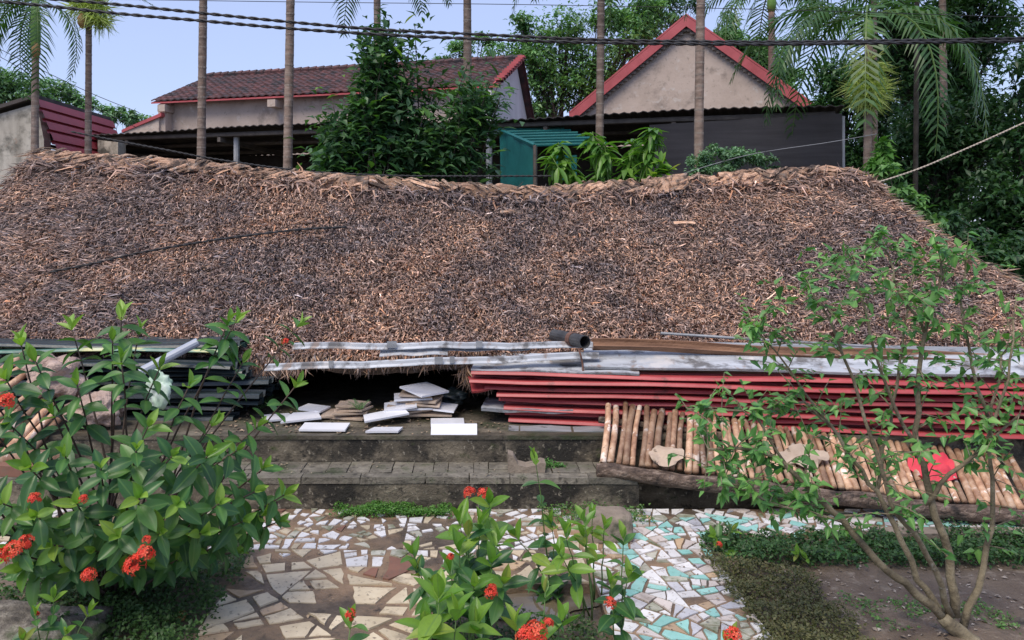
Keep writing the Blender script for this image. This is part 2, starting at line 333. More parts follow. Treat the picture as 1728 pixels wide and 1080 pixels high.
def inset(p, gap):
    if sum(p[i][0]*p[(i+1) % len(p)][1]-p[(i+1) % len(p)][0]*p[i][1] for i in range(len(p))) < 0: p = p[::-1]
    q = p
    for i in range(len(p)):
        a, b = p[i], p[(i+1) % len(p)]; L = math.dist(a, b)
        if L < 1e-6: continue
        nx, ny = (b[1]-a[1])/L, -(b[0]-a[0])/L; q = clip(q, nx, ny, nx*a[0]+ny*a[1]-gap*U(.4, 1.6))
        if len(q) < 3: return None
    return q
shards = []
for (a, b, c, d) in ((XL, XA, 2.3, 3.86), (XB, XR, 2.3, 3.86), (XA, XB, 3.5, 3.86), (-2.6, 3.4, 3.86, 4.40)):
    n = max(1, round((b-a)/.75))
    for k in range(n):
        x0 = a+(b-a)*k/n; x1 = a+(b-a)*(k+1)/n; o = []; split([(x0, c), (x1, c), (x1, d), (x0, d)], o)
        shards += o
pieces = []
for p in shards:
    cx, cy = cen(p)
    if cx > XR and cy < 4.06: continue
    mud = cx < .45 and cy < 3.72
    if mud and mnoise.noise(Vector((cx*2.3, cy*2.6, 5))) > .26 and random.random() < .7: continue
    if random.random() < (.15 if cx < .5 else .06): continue
    q = inset(p, .0125 if mud else .0095 if cx < .6 else .005)
    if not q or area(q) < .0006: continue
    r = random.random()
    if cx > .62 or (cy > 4.05 and cx > .9): k = 'teal' if r < .20 else 'white' if r < .52 else 'pink' if r < .74 else 'moss' if r < .9 else 'tan' if r < .95 else 'grey'
    elif cy > 3.72: k = 'white' if r < .62 else 'cream' if r < .84 else 'moss' if r < .98 else 'brick'
    elif cx < .45: k = 'cream' if r < .78 else 'tan' if r < .95 else 'brick'
    else: k = 'white' if r < .5 else 'cream' if r < .7 else 'moss'
    pieces.append((area(q)/cy**3*(1 if cy > 2.95 and cx/cy < .68 else 1e-4), q, k))
pieces.sort(key=lambda t: -t[0])
rest = {}
def shard_geo(mb, q):
    q2 = []
    for i in range(len(q)):                                  # chipped edges
        a, b = q[i], q[(i+1) % len(q)]; L = math.dist(a, b); q2.append(a)
        if L > .035:
            for t in ((.5,) if L < .09 else (.33, .68)):
                t += U(-.1, .1); o = random.gauss(0, .022)*L; q2.append((a[0]+(b[0]-a[0])*t-(b[1]-a[1])/L*o, a[1]+(b[1]-a[1])*t+(b[0]-a[0])/L*o))
    q = q2; z = U(.003, .007); n = len(q); cx, cy = cen(q); tx, ty = U(-.03, .03), U(-.03, .03)
    top = [(x+(cx-x)*.012, y+(cy-y)*.012, z+(x-cx)*tx+(y-cy)*ty) for x, y in q]; bot = [(x, y, -.01) for x, y in q]
    mb.add(bot+top, [tuple(range(n, 2*n))]+[(i, (i+1) % n, n+(i+1) % n, n+i) for i in range(n)])
for i, (_, q, k) in enumerate(pieces):
    if i < 300: m = MB(); shard_geo(m, q); m.build('tile', TM[k], path)
    else: shard_geo(rest.setdefault(k, MB()), q)
for k, m in rest.items(): m.build('small_tiles', TM[k], path, kind='stuff')

# ---- steps and platform
T1, T2, PZ = 4.405, 4.70, .316                              # fronts of the two risers, platform level
st = thing('lower_step', (0, T1+.14, 0), 'long lower concrete step topped with grey bricks beside the paving', 'step')
m = MB(); m.box((-1.115, T1+.16, .055), (3.98, .30, .155), jit=.004); m.build('riser', MT['dark_concrete'], st)
def brick(x0, x1, y0, y1):
    m = MB(); m.box(((x0+x1)/2, (y0+y1)/2, .150+U(-.003, .003)), (x1-x0-.005, y1-y0-.005, .034), rz=U(-.008, .008), jit=.003); m.build('brick', MT['step_brick'], st)
x = -3.08
while x < .85:                                              # nosing of longer slabs
    w = min(U(.22, .45), .872-x)
    if w < .04: break
    brick(x, x+w, T1, T1+.085); x += w
x = -3.08
while x < .85:
    w = min(U(.07, .16), .872-x)
    if w < .03: break
    k = U(.13, .22)
    if random.random() < .55: brick(x, x+w, T1+.085, T1+k); brick(x, x+w, T1+k, T1+.292)
    else: brick(x, x+w, T1+.085, T1+.292)
    x += w
pf = thing('platform', (0, 6.5, 0), 'raised concrete house platform behind the steps under the thatched roof', 'platform')
m = MB(); n = 90
for i in range(n):                                          # riser with an uneven face
    pass
m.box((0, 7.2, .10), (9.4, 5.0, .40)); m.build('base', MT['dark_concrete'], pf)
m = MB(); m.box((0, 7.2+.002, .306), (9.4, 5.02, .022)); m.build('floor', MT['platform'], pf)

# ================================================================ thatched roof
RY, EY = 7.7, 5.28
rid = [(55, 276), (75, 266), (180, 276), (340, 286), (500, 304), (650, 316), (780, 324), (900, 329), (1000, 322), (1100, 316), (1220, 307), (1320, 299), (1420, 292), (1455, 302)]
rpx = np.array([p[0] for p in rid], float); rpy = np.array([p[1] for p in rid], float)
def fbm(x, y, s=0):
    return mnoise.noise(Vector((x, y, s)))+.5*mnoise.noise(Vector((x*2.1, y*2.1, s+7)))
def roof_front(s, t):
    px = 55+1400*s; py = float(np.interp(px, rpx, rpy))
    A = P(px, py, RY); ex = -4.3+8.55*s
    ez = .665+.02*math.sin(s*17)+.015*math.sin(s*41)
    B = Vector((ex, EY+.03*math.sin(s*23), ez)); p = A.lerp(B, t)
    p.z += -.09*math.sin(math.pi*t)+.035*fbm(p.x*1.6, p.y*1.6, 2)+.02*fbm(p.x*5, p.y*5, 6)
    return p
def roof_back(s, t):
    px = 55+1400*s; py = float(np.interp(px, rpx, rpy)); A = P(px, py, RY); B = Vector((-4.2+8.4*s, 9.55, .75)); p = A.lerp(B, t)
    p.z += .03*fbm(p.x*1.6, p.y*1.6, 9); return p
roof = thing('thatched_roof', (0, RY, PZ), 'collapsed brown palm-leaf thatched roof resting low over the platform', 'roof')
NS, NT_ = 180, 50
def sheetmesh(fn, ns, nt):
    S = [[fn(i/ns, j/nt) for i in range(ns+1)] for j in range(nt+1)]
    return np.array([[tuple(p) for p in r] for r in S])
FR = sheetmesh(roof_front, NS, NT_); BK = sheetmesh(roof_back, 60, 10)
mb = MB()
def addgrid(mb, A, flip=False):
    h, w, _ = A.shape; fs = []
    for j in range(h-1):
        for i in range(w-1):
            a = j*w+i; fs.append((a, a+1, a+1+w, a+w) if not flip else (a+w, a+1+w, a+1, a))
    mb.add(A.reshape(-1, 3).tolist(), fs)
lo = FR.copy(); lo[:, :, 2] -= .10
addgrid(mb, FR); addgrid(mb, BK); addgrid(mb, lo)
e = np.stack([FR[-1], lo[-1]]); addgrid(mb, e)
for k in (0, -1):                                           # unseen ends, added down to the floor to keep the inside dark
    side = np.concatenate([FR[::-1, k], BK[1:, k]]); low = side.copy(); low[:, 2] = PZ-.01
    addgrid(mb, np.stack([side, low]))
bt = BK[-1].copy(); bl = bt.copy(); bl[:, 2] = .25; addgrid(mb, np.stack([bt, bl]))  # back skirt, also added so the gap under the eave stays dark
mb.build('thatch_bed', MT['thatch_base'], roof, True)

PAL = np.array([(.15, .115, .105), (.22, .155, .13), (.30, .205, .165), (.40, .265, .195), (.50, .315, .20), (.06, .045, .04), (.36, .30, .275), (.62, .47, .37), (.44, .22, .115), (.26, .215, .20)])
def straws(n, fn, lay, dens=None, Lr=(.03, .08), Wr=(.0045, .0115), seed=1, trange=(0, 1), lift=(.25, 1.7), wild=.62, lean=True):
    r = np.random.default_rng(seed); s = r.random(n); t = trange[0]+(trange[1]-trange[0])*r.random(n)
    H, Wc, _ = lay.shape; fi = s*(Wc-1); fj = t*(H-1); i0 = np.minimum(fi.astype(int), Wc-2); j0 = np.minimum(fj.astype(int), H-2)
    u = (fi-i0)[:, None]; v = (fj-j0)[:, None]
    a, b, c, d = lay[j0, i0], lay[j0, i0+1], lay[j0+1, i0], lay[j0+1, i0+1]
    p = a*(1-u)*(1-v)+b*u*(1-v)+c*(1-u)*v+d*u*v
    ds = nrm((b-a)*(1-v)+(d-c)*v); dt = nrm((c-a)*(1-u)+(d-b)*u); nn = nrm(np.cross(ds, dt)); nn *= np.sign(nn[:, 2:3])
    pn = np.array([mnoise.noise(Vector((x*2.2, y*2.2, 4))) for x, y in p[:, :2]]); qn = np.array([mnoise.noise(Vector((x*6, y*6, 1))) for x, y in p[:, :2]])
    ang = r.normal(0, 1, n)*wild*np.clip(.5+s*1.2, .5, 1)+qn*.9+(np.where(s < .5, -.75*(1-s/.5), .35*(s-.5)) if lean else 0)
    dirv = dt*np.cos(ang)[:, None]+ds*np.sin(ang)[:, None]
    L = r.uniform(*Lr, n)*(1+.7*(r.random(n) > .96)); Wd = r.uniform(*Wr, n)
    lf = r.uniform(*lift, n); d1 = nrm(dirv+nn*lf[:, None]*.6); d2 = nrm(dirv+nn*(lf*r.uniform(-1.6, 1.3, n))[:, None]+ds*r.normal(0, .35, n)[:, None])
    sx = nrm(np.cross(d1, nn)+nn*r.normal(0, .5, n)[:, None])
    b0 = p+nn*r.uniform(-.01, .012, n)[:, None]; b1 = b0+d1*(L*.55)[:, None]; b2 = b1+d2*(L*.45)[:, None]
    wv = sx*Wd[:, None]
    V = np.stack([b0-wv*.5, b0+wv*.5, b1-wv*.5, b1+wv*.5, b2-wv*.15, b2+wv*.15], 1).reshape(-1, 3)
    k = np.arange(n)[:, None]*6; Fa = np.concatenate([k+np.array([[0, 1, 3, 2]]), k+np.array([[2, 3, 5, 4]])])
    # colour: random strip, with weathered grey zones and fresher tan zones
    w = np.array([.17, .2, .16, .12, .07, .09, .06, .03, .03, .07]); idx = r.choice(10, n, p=w/w.sum()); C = PAL[idx].copy()
    pl = np.array([mnoise.noise(Vector((x*.9, y*1.1, 14))) for x, y in p[:, :2]]); f = np.clip(.5+1.1*pn+.6*qn+1.1*pl, 0, 1)[:, None]; warm = np.array([1.16, 1.04, .93]); cool = np.array([.68, .70, .76]); C = C*.84+.16*C.mean(1, keepdims=True)*np.array([1.04, 1.0, .98]); C *= cool+(warm-cool)*f
    C *= np.array([1.2, 1.16, 1.16]); C *= (r.uniform(.5, 1.35, n)+.8*(r.random(n) > .94))[:, None]  # a few straws brightened: glints painted into their colour
    tl = np.clip((t-.82)/.18, 0, 1)[:, None]*np.array([[.10, .035, .0]]); C += tl*r.random(n)[:, None]
    return V, Fa, np.repeat(C, 6, 0)
V, Fa, C = straws(185000, roof_front, FR, seed=3); npmesh('straw', V, Fa, C, MT['straw'], roof)
V, Fa, C = straws(5000, roof_front, FR, seed=8, Lr=(.08, .16), Wr=(.008, .018), wild=.6, lift=(.05, .5)); npmesh('long_straw', V, Fa, C, MT['straw'], roof)
V, Fa, C = straws(9000, roof_back, BK, seed=5, Lr=(.1, .2), Wr=(.01, .03), lean=False); npmesh('back_straw', V, Fa, C, MT['straw'], roof)
# fringe hanging at the eave and at the two verges
def fringe(name, pts, n, dvec, L, seed):
    r = np.random.default_rng(seed); pts = np.array(pts); k = r.random(n)*(len(pts)-1); i = k.astype(int); u = (k-i)[:, None]
    p = pts[i]*(1-u)+pts[np.minimum(i+1, len(pts)-1)]*u + r.normal(0, .02, (n, 3)); d = nrm(np.array(dvec)[None]+r.normal(0, .32, (n, 3)))
    Ln = r.uniform(*L, n)*(1+.5*np.array([mnoise.noise(Vector((x*5, z*5, 0))) for x, z in p[:, (0, 2)]]))
    C = PAL[r.choice(10, n, p=[.05, .1, .15, .2, .16, .06, .1, .12, .03, .03])]*r.uniform(.7, 1.2, n)[:, None]
    leaf_cloud(name, p, d, r.normal(0, 1, (n, 3)), Ln, r.uniform(.006, .014, n), C, MT['straw'], roof)
fringe('eave_fringe', FR[-1], 9000, (0, -.28, -1), (.03, .095), 11)
fringe('verge_fringe', FR[:, -1], 2600, (.8, -.3, -.45), (.06, .16), 12)
fringe('far_verge_fringe', FR[:, 0], 2200, (-.8, -.3, -.45), (.06, .16), 13)
hang = [roof_front(.495, 1), roof_front(.515, 1)]
fringe('hanging_straw', [h+Vector((0, -.02, -.09)) for h in hang], 420, (0, -.08, -1), (.07, .14), 14)
fringe('loose_straw', [roof_front(.30, 1)+Vector((0, -.02, -.06)), roof_front(.37, 1)+Vector((0, -.02, -.05))], 700, (0, -.2, -1), (.04, .1), 15)
# ridge: draped sheaths and crossing bundles of dry leaf
def ridge_pt(px): return P(px, float(np.interp(px, rpx, rpy)), RY)
px = 58
while px < 1445:                                            # ragged sheaths laid along the ridge
    wpx = U(50, 125); a = px-10; b = min(px+wpx, 1452); m = MB(); fl = U(.07, .16); rows = []; n = 12; dz = U(.05, .085); tilt = U(-.04, .04)
    for i in range(n+1):
        q = a+(b-a)*i/n; c = ridge_pt(max(57, min(1453, q))); row = []; jag = U(-.05, .05)
        for (dy, z_) in ((-fl+jag, -.085-fl*.35), (-fl*.62+jag*.5, -.04-fl*.12), (-fl*.3, -.008), (.0, .008), (.10, -.03), (.20, -.12)):
            row.append(c+Vector((U(-.012, .012), dy, dz+z_+U(-.011, .011)+tilt*(i/n-.5))))
        rows.append(row)
    addgrid(m, np.array([[tuple(v) for v in r] for r in rows])); m.build('ridge_sheath', MT['sheath'], roof); px += wpx*U(.85, 1.05)
def blade(c, lean, L, w, off, mat, name, blunt):                # strip lying over the ridge and down the slope
    m = MB(); rows = []; y0 = U(.01, .09); cur = U(-.25, .25)
    for i in range(7):
        t = i/6; y = y0-L*t*.8; z = (.06 if y > 0 else .06+.5*y)+off-.25*max(0, y)
        cx = c+Vector((lean*L*(t-.15)+cur*L*t*t*.4, y, z+U(-.004, .004)))
        ww = w*(1-t**(6 if blunt else 2.2))+.0025; rows.append([cx+Vector((-ww, 0, -ww*.35)), cx+Vector((-ww*.4, 0, ww*.15)), cx+Vector((ww*.4, 0, ww*.15)), cx+Vector((ww, 0, -ww*.35))])
    addgrid(m, np.array([[tuple(v) for v in r] for r in rows])); m.build(name, mat, roof)
for k in range(150):
    q = 62+1386*(k+U(0, 1))/150; lf = -1 if q < 520 else random.choice((-1, -1, 1)); c = ridge_pt(q)
    blade(c, lf*U(.5, 1.5), U(.12, .30), U(.014, .034), U(-.02, .035), MT['sheath'], 'ridge_leaf', True)
for c0 in range(66, 1450, 70):
    c0 += U(-25, 25); lean = random.choice((-1, -1, 1))*U(.2, 1.1)
    for j in range(random.randint(3, 8)):
        blade(ridge_pt(max(60, min(1448, c0+U(-20, 20)))), lean+U(-.25, .25), U(.12, .26), U(.008, .02), U(.015, .05), MT['dry_leaf'], 'ridge_leaf', False)
V, Fa, C = straws(2600, roof_front, FR, seed=31, trange=(.01, .08), Lr=(.06, .2), Wr=(.006, .02), lift=(.2, 1.2), wild=1.0); V[:, 2] += .025; npmesh('ridge_straw', V, Fa, C, MT['straw'], roof)
for (qx, qy) in ((1130, 408), (850, 368)):                  # two pale sheaths fallen on the slope
    t = (qy-310)/300; s = (qx-55)/1400
    c = min((roof_front(s+ds, tt) for ds in (-.02, 0, .02) for tt in np.linspace(.05, .8, 60)), key=lambda p: (CX+F*p.x/p.y-qx)**2+(HY-F*(p.z-CH)/p.y-qy)**2)
    m = MB(); R = np.array([[(c.x+x, c.y-.05+y*.6, c.z+.03+y*.35+.02*math.cos(x*9)) for x in np.linspace(-.09, .09, 6)] for y in np.linspace(-.028, .028, 3)])
    addgrid(m, R); m.build('fallen_sheath', MT['sheath'], roof)
ORD = ['top', 'second', 'third', 'fourth', 'fifth', 'sixth', 'seventh', 'eighth', 'ninth', 'tenth', 'eleventh', 'lowest']
# ================================================================ red sheet stack on the platform
def long_sheet(name, p0, ax, length, width, prof, mat, th=.003, tiltb=0, twist=0, nseg=10, wav=.004):
    """profile (v depth, z) swept along ax from p0 (front left corner)"""
    ax = Vector(ax).normalized(); vv = Vector((-ax.y, ax.x, 0)).normalized()
    m = MB(); prof2 = prof+[(v, z-th) for v, z in prof[::-1]]; n = len(prof2); vs = []; ph = U(0, 6)
    for i in range(nseg+1):
        c = Vector(p0)+ax*(length*i/nseg)
        for (v, z) in prof2:
            vs.append(c+vv*v+Vector((0, 0, z+v*tiltb+wav*math.sin(i*1.3+ph)*(v < .2)+twist*v*i/nseg)))
    fs = [(i*n+j, i*n+(j+1) % n, (i+1)*n+(j+1) % n, (i+1)*n+j) for i in range(nseg) for j in range(n)]
    fs += [(j, j+1, n-2-j, n-1-j) for j in range(len(prof)-1)]; k = nseg*n; fs += [(k+n-1-j, k+n-2-j, k+j+1, k+j) for j in range(len(prof)-1)]
    m.add(vs, fs); return m.build(name, mat)
def ribbed(width, rib=.034, lip=.016):
    p = [(-.010, -lip), (-.002, -.003), (.004, 0)]; v = .07
    while v+.1 < width: p += [(v, 0), (v+.012, -rib), (v+.045, -rib), (v+.057, 0)]; v += .2
    return p+[(width, 0)]
AX = Vector((math.cos(math.radians(7.5)), -math.sin(math.radians(7.5)), 0))
lev = [(795, .0), (792, .0), (818, .02), (838, -.01), (842, .02), (850, 0), (852, .02), (858, -.012)]
for k, (lpx, dy) in enumerate(lev):
    z = .627-.0405*k+U(-.004, .004); Y = 4.97+dy+U(-.012, .012); p0 = Vector(((lpx-CX)*Y/F, Y, z)); L = 3.5+U(-.1, .15)
    o = long_sheet('red_sheet', p0, AX.lerp(Vector((1, -.13+U(-.012, .012), 0)), .5), L, .78, ribbed(.78), MT['red_metal'], wav=.006)
    tag(o, f'{ORD[k] if k < 7 else "lowest"} red metal sheet in the stack on the platform', 'metal sheet', 'red metal sheets stacked on the platform')
o = long_sheet('white_strip', P(858, 726, 4.80), (1, -.06, 0), .62, .12, [(0, -.012), (0, 0), (.12, 0)], MT['dull_grey'], .012)
tag(o, 'pale grey flat strip lying under the red sheet stack at the platform edge', 'strip')
o = long_sheet('bent_sheet', P(796, 660, 4.96), (.9, .12, .12), .42, .2, [(0, -.01), (0, .0), (.1, .02), (.2, .0)], MT['red_metal'], .003, tiltb=.25)
tag(o, 'short bent red offcut poking from the left end of the red stack', 'metal sheet')
o = long_sheet('grey_sheet', P(812, 688, 4.97), (1, -.12, 0), .55, .3, [(0, -.02), (0, 0), (.3, .0)], MT['grey_metal'], .003)
tag(o, 'pale grey sheet end jutting out low from the red stack', 'metal sheet')
for (a, b, Y, L, w, tb, lab) in ((795, 623, 4.98, 1.0, .35, .12, 'pale grey metal sheet with red corner at the left top of the red stack'),
                                (985, 617, 4.93, 2.9, .34, .22, 'wide light grey metal sheet lying on the red stack beside the black pipe'),
                                (890, 613, 5.06, 1.1, .2, .15, 'short white metal strip behind the hanging rusty wire'),
                                (1010, 602, 5.08, 2.7, .3, .2, 'upper grey metal sheet under the brown half-log')):
    o = long_sheet('grey_sheet', P(a, b, Y), AX, L, w, [(0, -.012), (0, 0), (w*.45, 0), (w*.5, .012), (w*.55, 0), (w, 0)], MT['grey_metal'] if 'upper' not in lab else MT['dull_grey'], .003, tiltb=tb)
    tag(o, lab, 'metal sheet', 'grey metal sheets on the red stack')
def rail(name, a, b, mat, lab, w=.03, h=.02, pieces=()):
    a, b = Vector(a), Vector(b); d = b-a; m = MB(); n = 14; vs = []
    t = thing(name, a, lab, 'rail', 'grey metal rails lying along the eave')
    prof = [(-w, -h*.2), (-w*.55, h*.15), (-w*.5, h), (w*.1, h), (w*.2, h*.15), (w, h*.1)]; up = Vector((0, 0, 1)); sd_ = Vector((0, 1, .25))
    for i in range(n+1):
        c = a+d*i/n+Vector((0, 0, .004*math.sin(i*1.1)+U(-.003, .003)))
        for (v, z) in prof: vs.append(c+sd_*v+up*z)
        for (v, z) in prof[::-1]: vs.append(c+sd_*v+up*(z-.004))
    k = 2*len(prof); m.add(vs, [(i*k+j, i*k+(j+1) % k, (i+1)*k+(j+1) % k, (i+1)*k+j) for i in range(n) for j in range(k)]+[tuple(range(k))[::-1], tuple(range(n*k, n*k+k))])
    m.build('profile', mat, t)
    for f, sz in pieces:
        m = MB(); m.box(a+d*f+Vector((0, -w-.004, .012)), (sz, .008, .04)); m.build('joint_plate', MT['dull_grey'], t)
    return t
rail('metal_rail', P(495, 584, 5.10), P(1000, 582, 5.12), MT['grey_metal'], 'upper pale metal rail running along the thatch eave left of the black pipe', pieces=((.33, .06), (.62, .04)))
rail('metal_rail', P(448, 620, 4.98), P(1010, 600, 5.0), MT['grey_metal'], 'lower pale metal rail slanting above the dark gap under the eave', .034, pieces=((.2, .03), (.52, .05), (.56, .03)))
o = long_sheet('grey_sheet', P(640, 600, 5.06), (.98, 0, .02), .42, .1, [(0, 0), (.1, .01)], MT['grey_metal'], .004, tiltb=.3)
tag(o, 'short pale metal offcut lying between the two rails at the eave', 'metal sheet')
o = long_sheet('grey_sheet', P(745, 592, 5.10), (.99, 0, .012), .55, .08, [(0, 0), (.08, .01)], MT['dull_grey'], .004, tiltb=.3)
tag(o, 'dull grey offcut lying behind the pale offcut on the rails', 'metal sheet')
# half log / gutter
def halflog(a, b, r, name, lab):
    a, b = Vector(a), Vector(b); d = (b-a); n = 12; m = MB(); vs = []; k = 8; up = Vector((0, -.35, .93)); sd_ = Vector((0, .93, .35))
    for i in range(n+1):
        c = a+d*i/n+Vector((0, 0, .008*math.sin(i*.9)))
        for rr in (r, r*.82):
            for j in range(k):
                th = math.pi+math.pi*j/(k-1); vs.append(c+(sd_*math.cos(th)+up*math.sin(th))*rr*(1+.06*math.sin(i*2.3+j)))
    K = 2*k; fs = []
    for i in range(n):
        for j in range(k-1):
            fs.append((i*K+j, i*K+j+1, (i+1)*K+j+1, (i+1)*K+j)); fs.append((i*K+k+j+1, i*K+k+j, (i+1)*K+k+j, (i+1)*K+k+j+1))
        for j in (0, k-1): fs.append((i*K+j, i*K+k+j, (i+1)*K+k+j, (i+1)*K+j))
    for i in (0, n): fs += [(i*K+j, i*K+j+1, i*K+k+j+1, i*K+k+j) for j in range(k-1)]
    m.add(vs, fs); return tag(m.build(name, MT['gutter'], smooth=False), lab, 'beam')
halflog(P(1000, 577, 5.08), P(1740, 606, 4.86), .05, 'half_log', 'long hollowed brown half-log lying on top of the stack by the eave')
m = MB(); m.tube([P(1115, 562, 5.16), P(1300, 574, 5.1), P(1480, 585, 5.05)], .009, 5); tag(m.build('thin_pole', MT['dull_grey']), 'thin grey pole lying on the thatch above the half-log', 'pole')
# black pipe with rusty wire
pp = P(987, 577, 4.98); t = thing('black_pipe', pp, 'short black pipe with open end at the middle of the eave', 'pipe')
m = MB(); ax = Vector((.42, -.9, .02)).normalized(); L = .36; r = .041; n = 14; vs = []; A_ = ax.orthogonal().normalized(); B_ = ax.cross(A_)
for (s, rr) in ((-L, r), (0, r), (0, r*.86), (-L, r*.86)):
    for j in range(n): th = 2*math.pi*j/n; vs.append(pp+ax*s+(A_*math.cos(th)+B_*math.sin(th))*rr)
m.add(vs, [(q*n+j, q*n+(j+1) % n, ((q+1) % 4)*n+(j+1) % n, ((q+1) % 4)*n+j) for q in range(4) for j in range(n)]); m.build('tube', MT['black_pipe'], t)
m = MB(); m.tube([pp+ax*-L*.75, pp+ax*-L*.8], r*.85, 10); m.build('plug', MT['black_pipe'], t)
m = MB(); m.tube([pp+ax*-.16, pp+ax*-.12], r*1.12, 12); m.build('collar', MT['rust'], t)
m = MB(); m.tube([P(976, 588, 4.93), P(980, 600, 4.92), P(983, 614, 4.92), P(984, 627, 4.92)], .006, 5); tag(m.build('rusty_wire', MT['rust']), 'rusty wire hanging down from the black pipe over the red stack', 'wire')

# ================================================================ bundle rack of poles on a log
L0, R0 = P(1012, 795, 4.45), P(1605, 862, 4.2); TL, TR = P(1022, 678, 4.88), P(1605, 756, 4.69)
rk = thing('pole_rack', P(1300, 880, 4.2), 'rack of peeled brown poles leaning from a dark log onto the red stack', 'pole rack')
m = MB(); n = 26; pts = []; rad = []
for i in range(n+1):
    u = -.01+1.3*i/n; c = L0.lerp(R0, u); pts.append(c+Vector((0, .006*math.sin(i*1.7), .006*math.sin(i*.9)))); rad.append(.040+.004*math.sin(i*2.1)+U(-.002, .002))
m.tube(pts, rad, 10); m.build('log', MT['log'], rk, True)
m = MB(); m.tube([L0.lerp(TL, .80)+Vector((-.03, .03, -.035)), R0.lerp(TR, .80)+Vector((.4, -.06, -.07))], .02, 7); m.build('cross_rail', MT['log'], rk, True)
u = .012; j = 0
while u < 1.24:
    sm = max(0, min(1, (u-.12)/.5)); b = L0.lerp(R0, u+U(-.002, .002))+Vector((0, .012+U(0, .02), .046)); tp = L0.lerp(R0, 0)*0+TL.lerp(TR, u-.075*sm*sm*(3-2*sm)+U(-.004, .004))
    d = tp-b; tp = b+d*U(.93, 1.03); r = U(.0155, .0205); bow = Vector((U(-.008, .008), 0, U(-.006, .006)))
    m = MB(); m.tube([b, b+d*.33+bow, b+d*.66+bow*1.2, tp], [r*U(.9, 1.1), r, r*U(.92, 1.05), r*.95], 8); m.build('pole', MT['pole'], rk, True)
    u += (.0228 if u < .45 else .0205)*U(.94, 1.10); j += 1
def rag(name, c, sx, sy, nrmv, mat, lab, cat, seed, amp=.02, jag=.25):
    r = random.Random(seed); m = MB(); n = 9; nv = Vector(nrmv).normalized(); a = Vector((1, 0, 0)); a = (a-nv*a.dot(nv)).normalized(); b = nv.cross(a); rows = []
    for j in range(n):
        row = []
        for i in range(n):
            x, y = (i/(n-1)-.5)*2, (j/(n-1)-.5)*2; e = 1+.25*mnoise.noise(Vector((math.atan2(y, x)*.8, seed, 0)))-jag*(x*x*y*y)
            h = amp*(mnoise.noise(Vector((x*1.7+seed, y*1.7, 0)))+.6*mnoise.noise(Vector((x*4+seed, y*4, 2))))
            row.append(tuple(Vector(c)+a*x*sx*e+b*y*sy*e+nv*(h+.012)))
        rows.append(row)
    addgrid(m, np.array(rows)); m.v += [tuple(Vector(v)-nv*.003) for v in m.v]; k = n*n; m.c = m.c*2; m.f += [tuple(i+k for i in f[::-1]) for f in m.f]
    return tag(m.build(name, mat, smooth=True), lab, cat)
RN = (TL-L0).cross(R0-L0); RN = -RN if RN.z < 0 else RN
def on_rack(px, v):
    u = (px-1012)/593; return L0.lerp(R0, u).lerp(TL.lerp(TR, u), v)+RN.normalized()*.055
rag('red_cloth', on_rack(1572, .5), .115, .09, RN, MT['cloth'], 'crumpled bright red cloth lying on the pole rack', 'cloth', 3, .07, .1)
rag('sheath_scrap', on_rack(1124, .2), .10, .075, RN, MT['beige_tile'], 'pale curled sheath scrap near the left end of the pole rack', 'scrap', 5, .03, .6)
rag('sheath_scrap', on_rack(1358, .42), .14, .08, RN, MT['beige_tile'], 'pale pinkish sheath scrap in the middle of the pole rack', 'scrap', 9, .03, .6)

# ================================================================ white tiles on the platform edge
def slab_tile(c, w, d, rz, tx=0, ty=0, mat=None, lab='', th=.011, cut=None):
    R = Matrix.Rotation(rz, 3, 'Z') @ Matrix.Rotation(tx, 3, 'X') @ Matrix.Rotation(ty, 3, 'Y'); m = MB()
    poly = cut or [(-.5, -.5), (.5, -.5), (.5, .5), (-.5, .5)]; base = [Vector(c)+R @ Vector((x*w, y*d, 0)) for x, y in poly]; m.slab(base, R @ Vector((0, 0, th)))
    return tag(m.build('white_tile', mat or MT['white_tile']), lab, 'tile', 'loose tiles on the platform edge')
def gp(px, py, z=PZ+.012):
    v = G(px, py, PZ+.012); v.z = z; return v
slab_tile(gp(548, 722), .27, .15, -.03, .02, 0, lab='whole white tile lying at the platform edge, left of the heaps')
slab_tile(P(766, 730, 4.725)+Vector((0, .02, 0)), .265, .10, .01, .62, 0, lab='bright white rectangular tile propped at the platform edge, rightmost')
slab_tile(gp(648, 727), .17, .09, .02, .01, 0, lab='narrow white tile lying between the two heaps at the platform edge', cut=[(-.6, -.5), (.5, -.5), (.62, .5), (-.35, .5)])
slab_tile(gp(755, 714), .2, .16, .05, 0, 0, lab='white tile lying flat behind the propped rightmost tile')
slab_tile(gp(470, 706), .22, .16, .3, .02, .03, lab='white broken tile farthest left behind the bush tips', cut=[(-.5, -.5), (.5, -.3), (.3, .5), (-.4, .4)])
slab_tile(gp(505, 710, PZ+.03), .24, .17, .35, .06, -.05, lab='white broken tile leaning on the left heap', cut=[(-.5, -.4), (.5, -.5), (.5, .3), (-.1, .5)])
slab_tile(gp(530, 699, PZ+.045), .16, .14, -.3, .0, .05, lab='small white shard on top of the left tiles')
for k in range(6):
    slab_tile(gp(582+U(-14, 14)+k*3, 702, PZ+.012+.014*k)+Vector((0, U(-.02, .03), 0)), .26-.02*k+U(-.02, .02), .17, U(-.35, .2), U(-.02, .06), U(-.07, .04), MT['beige_tile'], f'{ORD[5-k] if k else "lowest"} pinkish tile in the low left heap of tiles', cut=[(-.5, -.5), (.45, -.4), (.5, .4), (-.4, .5)])
